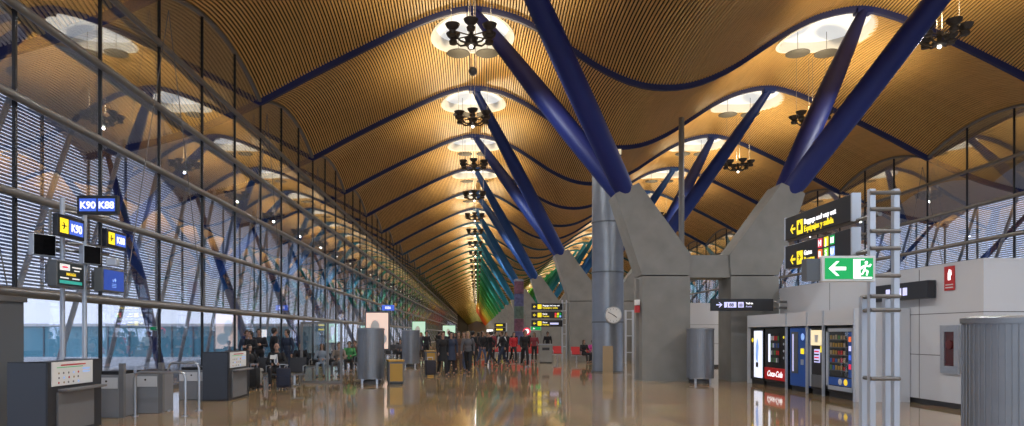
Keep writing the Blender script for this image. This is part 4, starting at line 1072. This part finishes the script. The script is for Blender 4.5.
# ------------------------------------------------------------------ distant signs, banner column, litter bin, fire sign
t = thing('triple_sign', 'three black yellow-lettered direction boards on a lattice post in mid hall', 'sign', (4.5, 44.0, 0))
for i, z in enumerate((3.36, 2.82, 2.28)):
    b = MB(); b.rbox(-1.0, 1.0, -.06, .06, z-.21, z+.21, r=.01); o = b.build('board', M['signblack'], t)
    arrow(o, M['yellow'], -.80, z, .2, -.061)
    b = MB(); b.box(-.6, -.35, -.066, -.06, z-.14, z+.14); b.build('yellow_plate', M['yellow'], o)
    if i == 0:
        lettering('lettering', 'Baggage and way out', .13, M['litwhite'], o, -.28, -.062, z+.03, bold=.003)
        lettering('lettering', 'Equipajes y salida', .14, M['yellow'], o, -.28, -.062, z-.12, bold=.003)
    else:
        lettering('lettering', 'Gates', .13, M['litwhite'], o, -.28, -.062, z+.03, bold=.003)
        lettering('lettering', 'Puertas', .14, M['yellow'], o, -.28, -.062, z-.12, bold=.003)
        if i == 1:
            for q, mm in enumerate(('litred', 'yellow', 'litgreen', 'litorange', 'litlime', 'litsky')):
                b = MB(); px = .5+(q % 3)*.15; pz = z+.01 if q < 3 else z-.15; b.box(px, px+.12, -.066, -.06, pz, pz+.13); b.build('letter_tile', M[mm], o)
        else:
            b = MB(); b.box(.2, .75, -.066, -.06, z-.07, z+.05); b.build('gate_plate', M['lilac'], o)
    
for sx in (1.0, 1.28):
    b = MB(); b.box(sx-.05, sx+.05, .0, .1, 0, 3.8); b.build('post', M['silver'], t)
for z in (.8, 1.6, 2.2, 2.6, 3.1, 3.6):
    b = MB(); b.path([(1.0, .05, z), (1.28, .05, z)], .03, 6); b.build('rung', M['silver'], t)
t = thing('far_direction_sign', 'small black yellow-lettered direction sign far down the hall', 'sign', (3.1, 92, 0))
for z in (2.2, 2.8):
    b = MB(); b.rbox(-.75, .75, -.06, .06, z-.25, z+.25, r=.01); o = b.build('board', M['signblack'], t)
    b = MB(); b.box(-.5, .35, -.066, -.06, z-.1, z+.1); b.build('yellow_plate', M['yellow'], o)
b = MB(); b.box(.8, .95, -.05, .05, 0, 3.1); b.build('post', M['silver'], t)
t = thing('slim_sign_post', 'slim silver lattice post right behind the round steel duct', 'post', (8.25, 37.0, 0))
for sx in (-.2, .2):
    b = MB(); b.box(sx-.05, sx+.05, -.05, .05, 0, 2.9); b.build('post', M['silver'], t)
for z in (.6, 1.5, 2.4, 2.85):
    b = MB(); b.path([(-.2, 0, z), (.2, 0, z)], .03, 6); b.build('rung', M['silver'], t)
t = thing('banner_column', 'round column wrapped in colourful printed banners in mid hall', 'column', (3.1, 50.5, 0))
b = MB(); b.lathe([(.02, 0), (.34, 0), (.34, .9), (.02, .9)], n=24); b.build('base', M['greyglass'], t, True)
for i, mm in enumerate(('banner', 'bannerred', 'bannergreen', 'banner', 'bannerred')):
    b = MB(); b.lathe([(.36, .9+i*.92), (.36, .9+i*.92+.90)], n=24); b.build('banner_print', M[mm], t, True)
b = MB(); b.lathe([(.02, 5.5), (.38, 5.5), (.38, 5.6), (.3, 5.66), (.02, 5.66)], n=24); b.build('cap', M['galv'], t, True)
t = thing('litter_bin', 'grey box litter bin standing before the triple sign post', 'bin', (3.8, 38.0, 0))
b = MB(); b.rbox(-.36, .36, -.3, .3, .04, .98, r=.02); b.build('body', M['concrete'], t); b = MB(); b.rbox(-.38, .38, -.32, .32, .98, 1.05, r=.015); b.build('lid', M['galv'], t)
b = MB(); b.box(-.2, .2, -.305, -.295, .7, .85); b.build('slot', M['black'], t); b = MB(); b.box(-.33, .33, -.27, .27, 0, .05); b.build('base', M['black'], t)
t = thing('round_fire_sign', 'round red and white sign on a pole beside the banner column', 'sign', (3.35, 46.0, 0))
b = MB(); b.lathe([(.01, 0), (.26, 0), (.26, .04), (.01, .04)], n=24); o = b.build('red_disc', M['litred'], t); o.rotation_euler = (PI/2, 0, 0); o.location = (0, 0, 1.78)
b = MB(); b.lathe([(.08, .041), (.16, .041), (.16, .05), (.08, .05)], n=24); o = b.build('white_ring', M['litwhite'], t); o.rotation_euler = (PI/2, 0, 0); o.location = (0, 0, 1.78)
b = MB(); b.path([(0, .03, 0), (0, .03, 1.5)], .04, 8); b.build('pole', M['rail'], t)
t = thing('far_exit_sign', 'small lit green exit sign below the triple sign boards', 'sign', (4.0, 46.5, 1.98))
b = MB(); b.rbox(-.36, .36, -.04, .04, -.14, .14, r=.01); b.build('case', M['white'], t); b = MB(); b.box(-.33, .33, -.046, -.04, -.11, .11); b.build('green_face', M['litgreen'], t)
arrow(t, M['litwhite'], -.12, 0, .16, -.047)
t = thing('lit_pillar_sign', 'small bright white lit sign panel above the central crowd', 'sign', (1.15, 61, 0))
b = MB(); b.rbox(-.32, .32, -.06, .06, .8, 2.05, r=.02); b.build('case', M['greyglass'], t); b = MB(); b.box(-.28, .28, -.066, -.06, .85, 2.0); b.build('lit_face', M['litwhite'], t); b = MB(); b.box(-.05, .05, -.05, .05, 0, .82); b.build('leg', M['greyglass'], t)
t = thing('fire_alarm_box', 'small red alarm box on the left side of the nearest forked column', 'alarm', (5.5, 23.35, 2.45))
b = MB(); b.rbox(-.1, .05, -.1, .1, -.12, .12, r=.01); b.build('red_box', M['signred'], t); b = MB(); b.rbox(-.1, .05, -.1, .1, .14, .32, r=.01); b.build('white_box', M['white'], t)

# ------------------------------------------------------------------ light, world, camera
w = bpy.data.worlds.new('World'); S.world = w; w.use_nodes = True
nt = w.node_tree; bg = nt.nodes['Background']; bg.inputs['Color'].default_value = (.72, .80, 1.0, 1); bg.inputs['Strength'].default_value = 1.75

cd = bpy.data.cameras.new('camera'); cam = bpy.data.objects.new('camera', cd); COL.objects.link(cam)
cam.location = (0, 0, EYE); cam.rotation_euler = (PI/2, 0, 0)
cd.sensor_fit = 'HORIZONTAL'; cd.sensor_width = 36; cd.lens = 683/1024*36
cd.shift_x = 35/1024; cd.shift_y = 121/1024; cd.clip_start = .1; cd.clip_end = 1500
S.camera = cam
S.view_settings.view_transform = 'Standard'; S.view_settings.look = 'None'; S.view_settings.gamma = 1; S.view_settings.exposure = 0; S.view_settings.use_curve_mapping = False
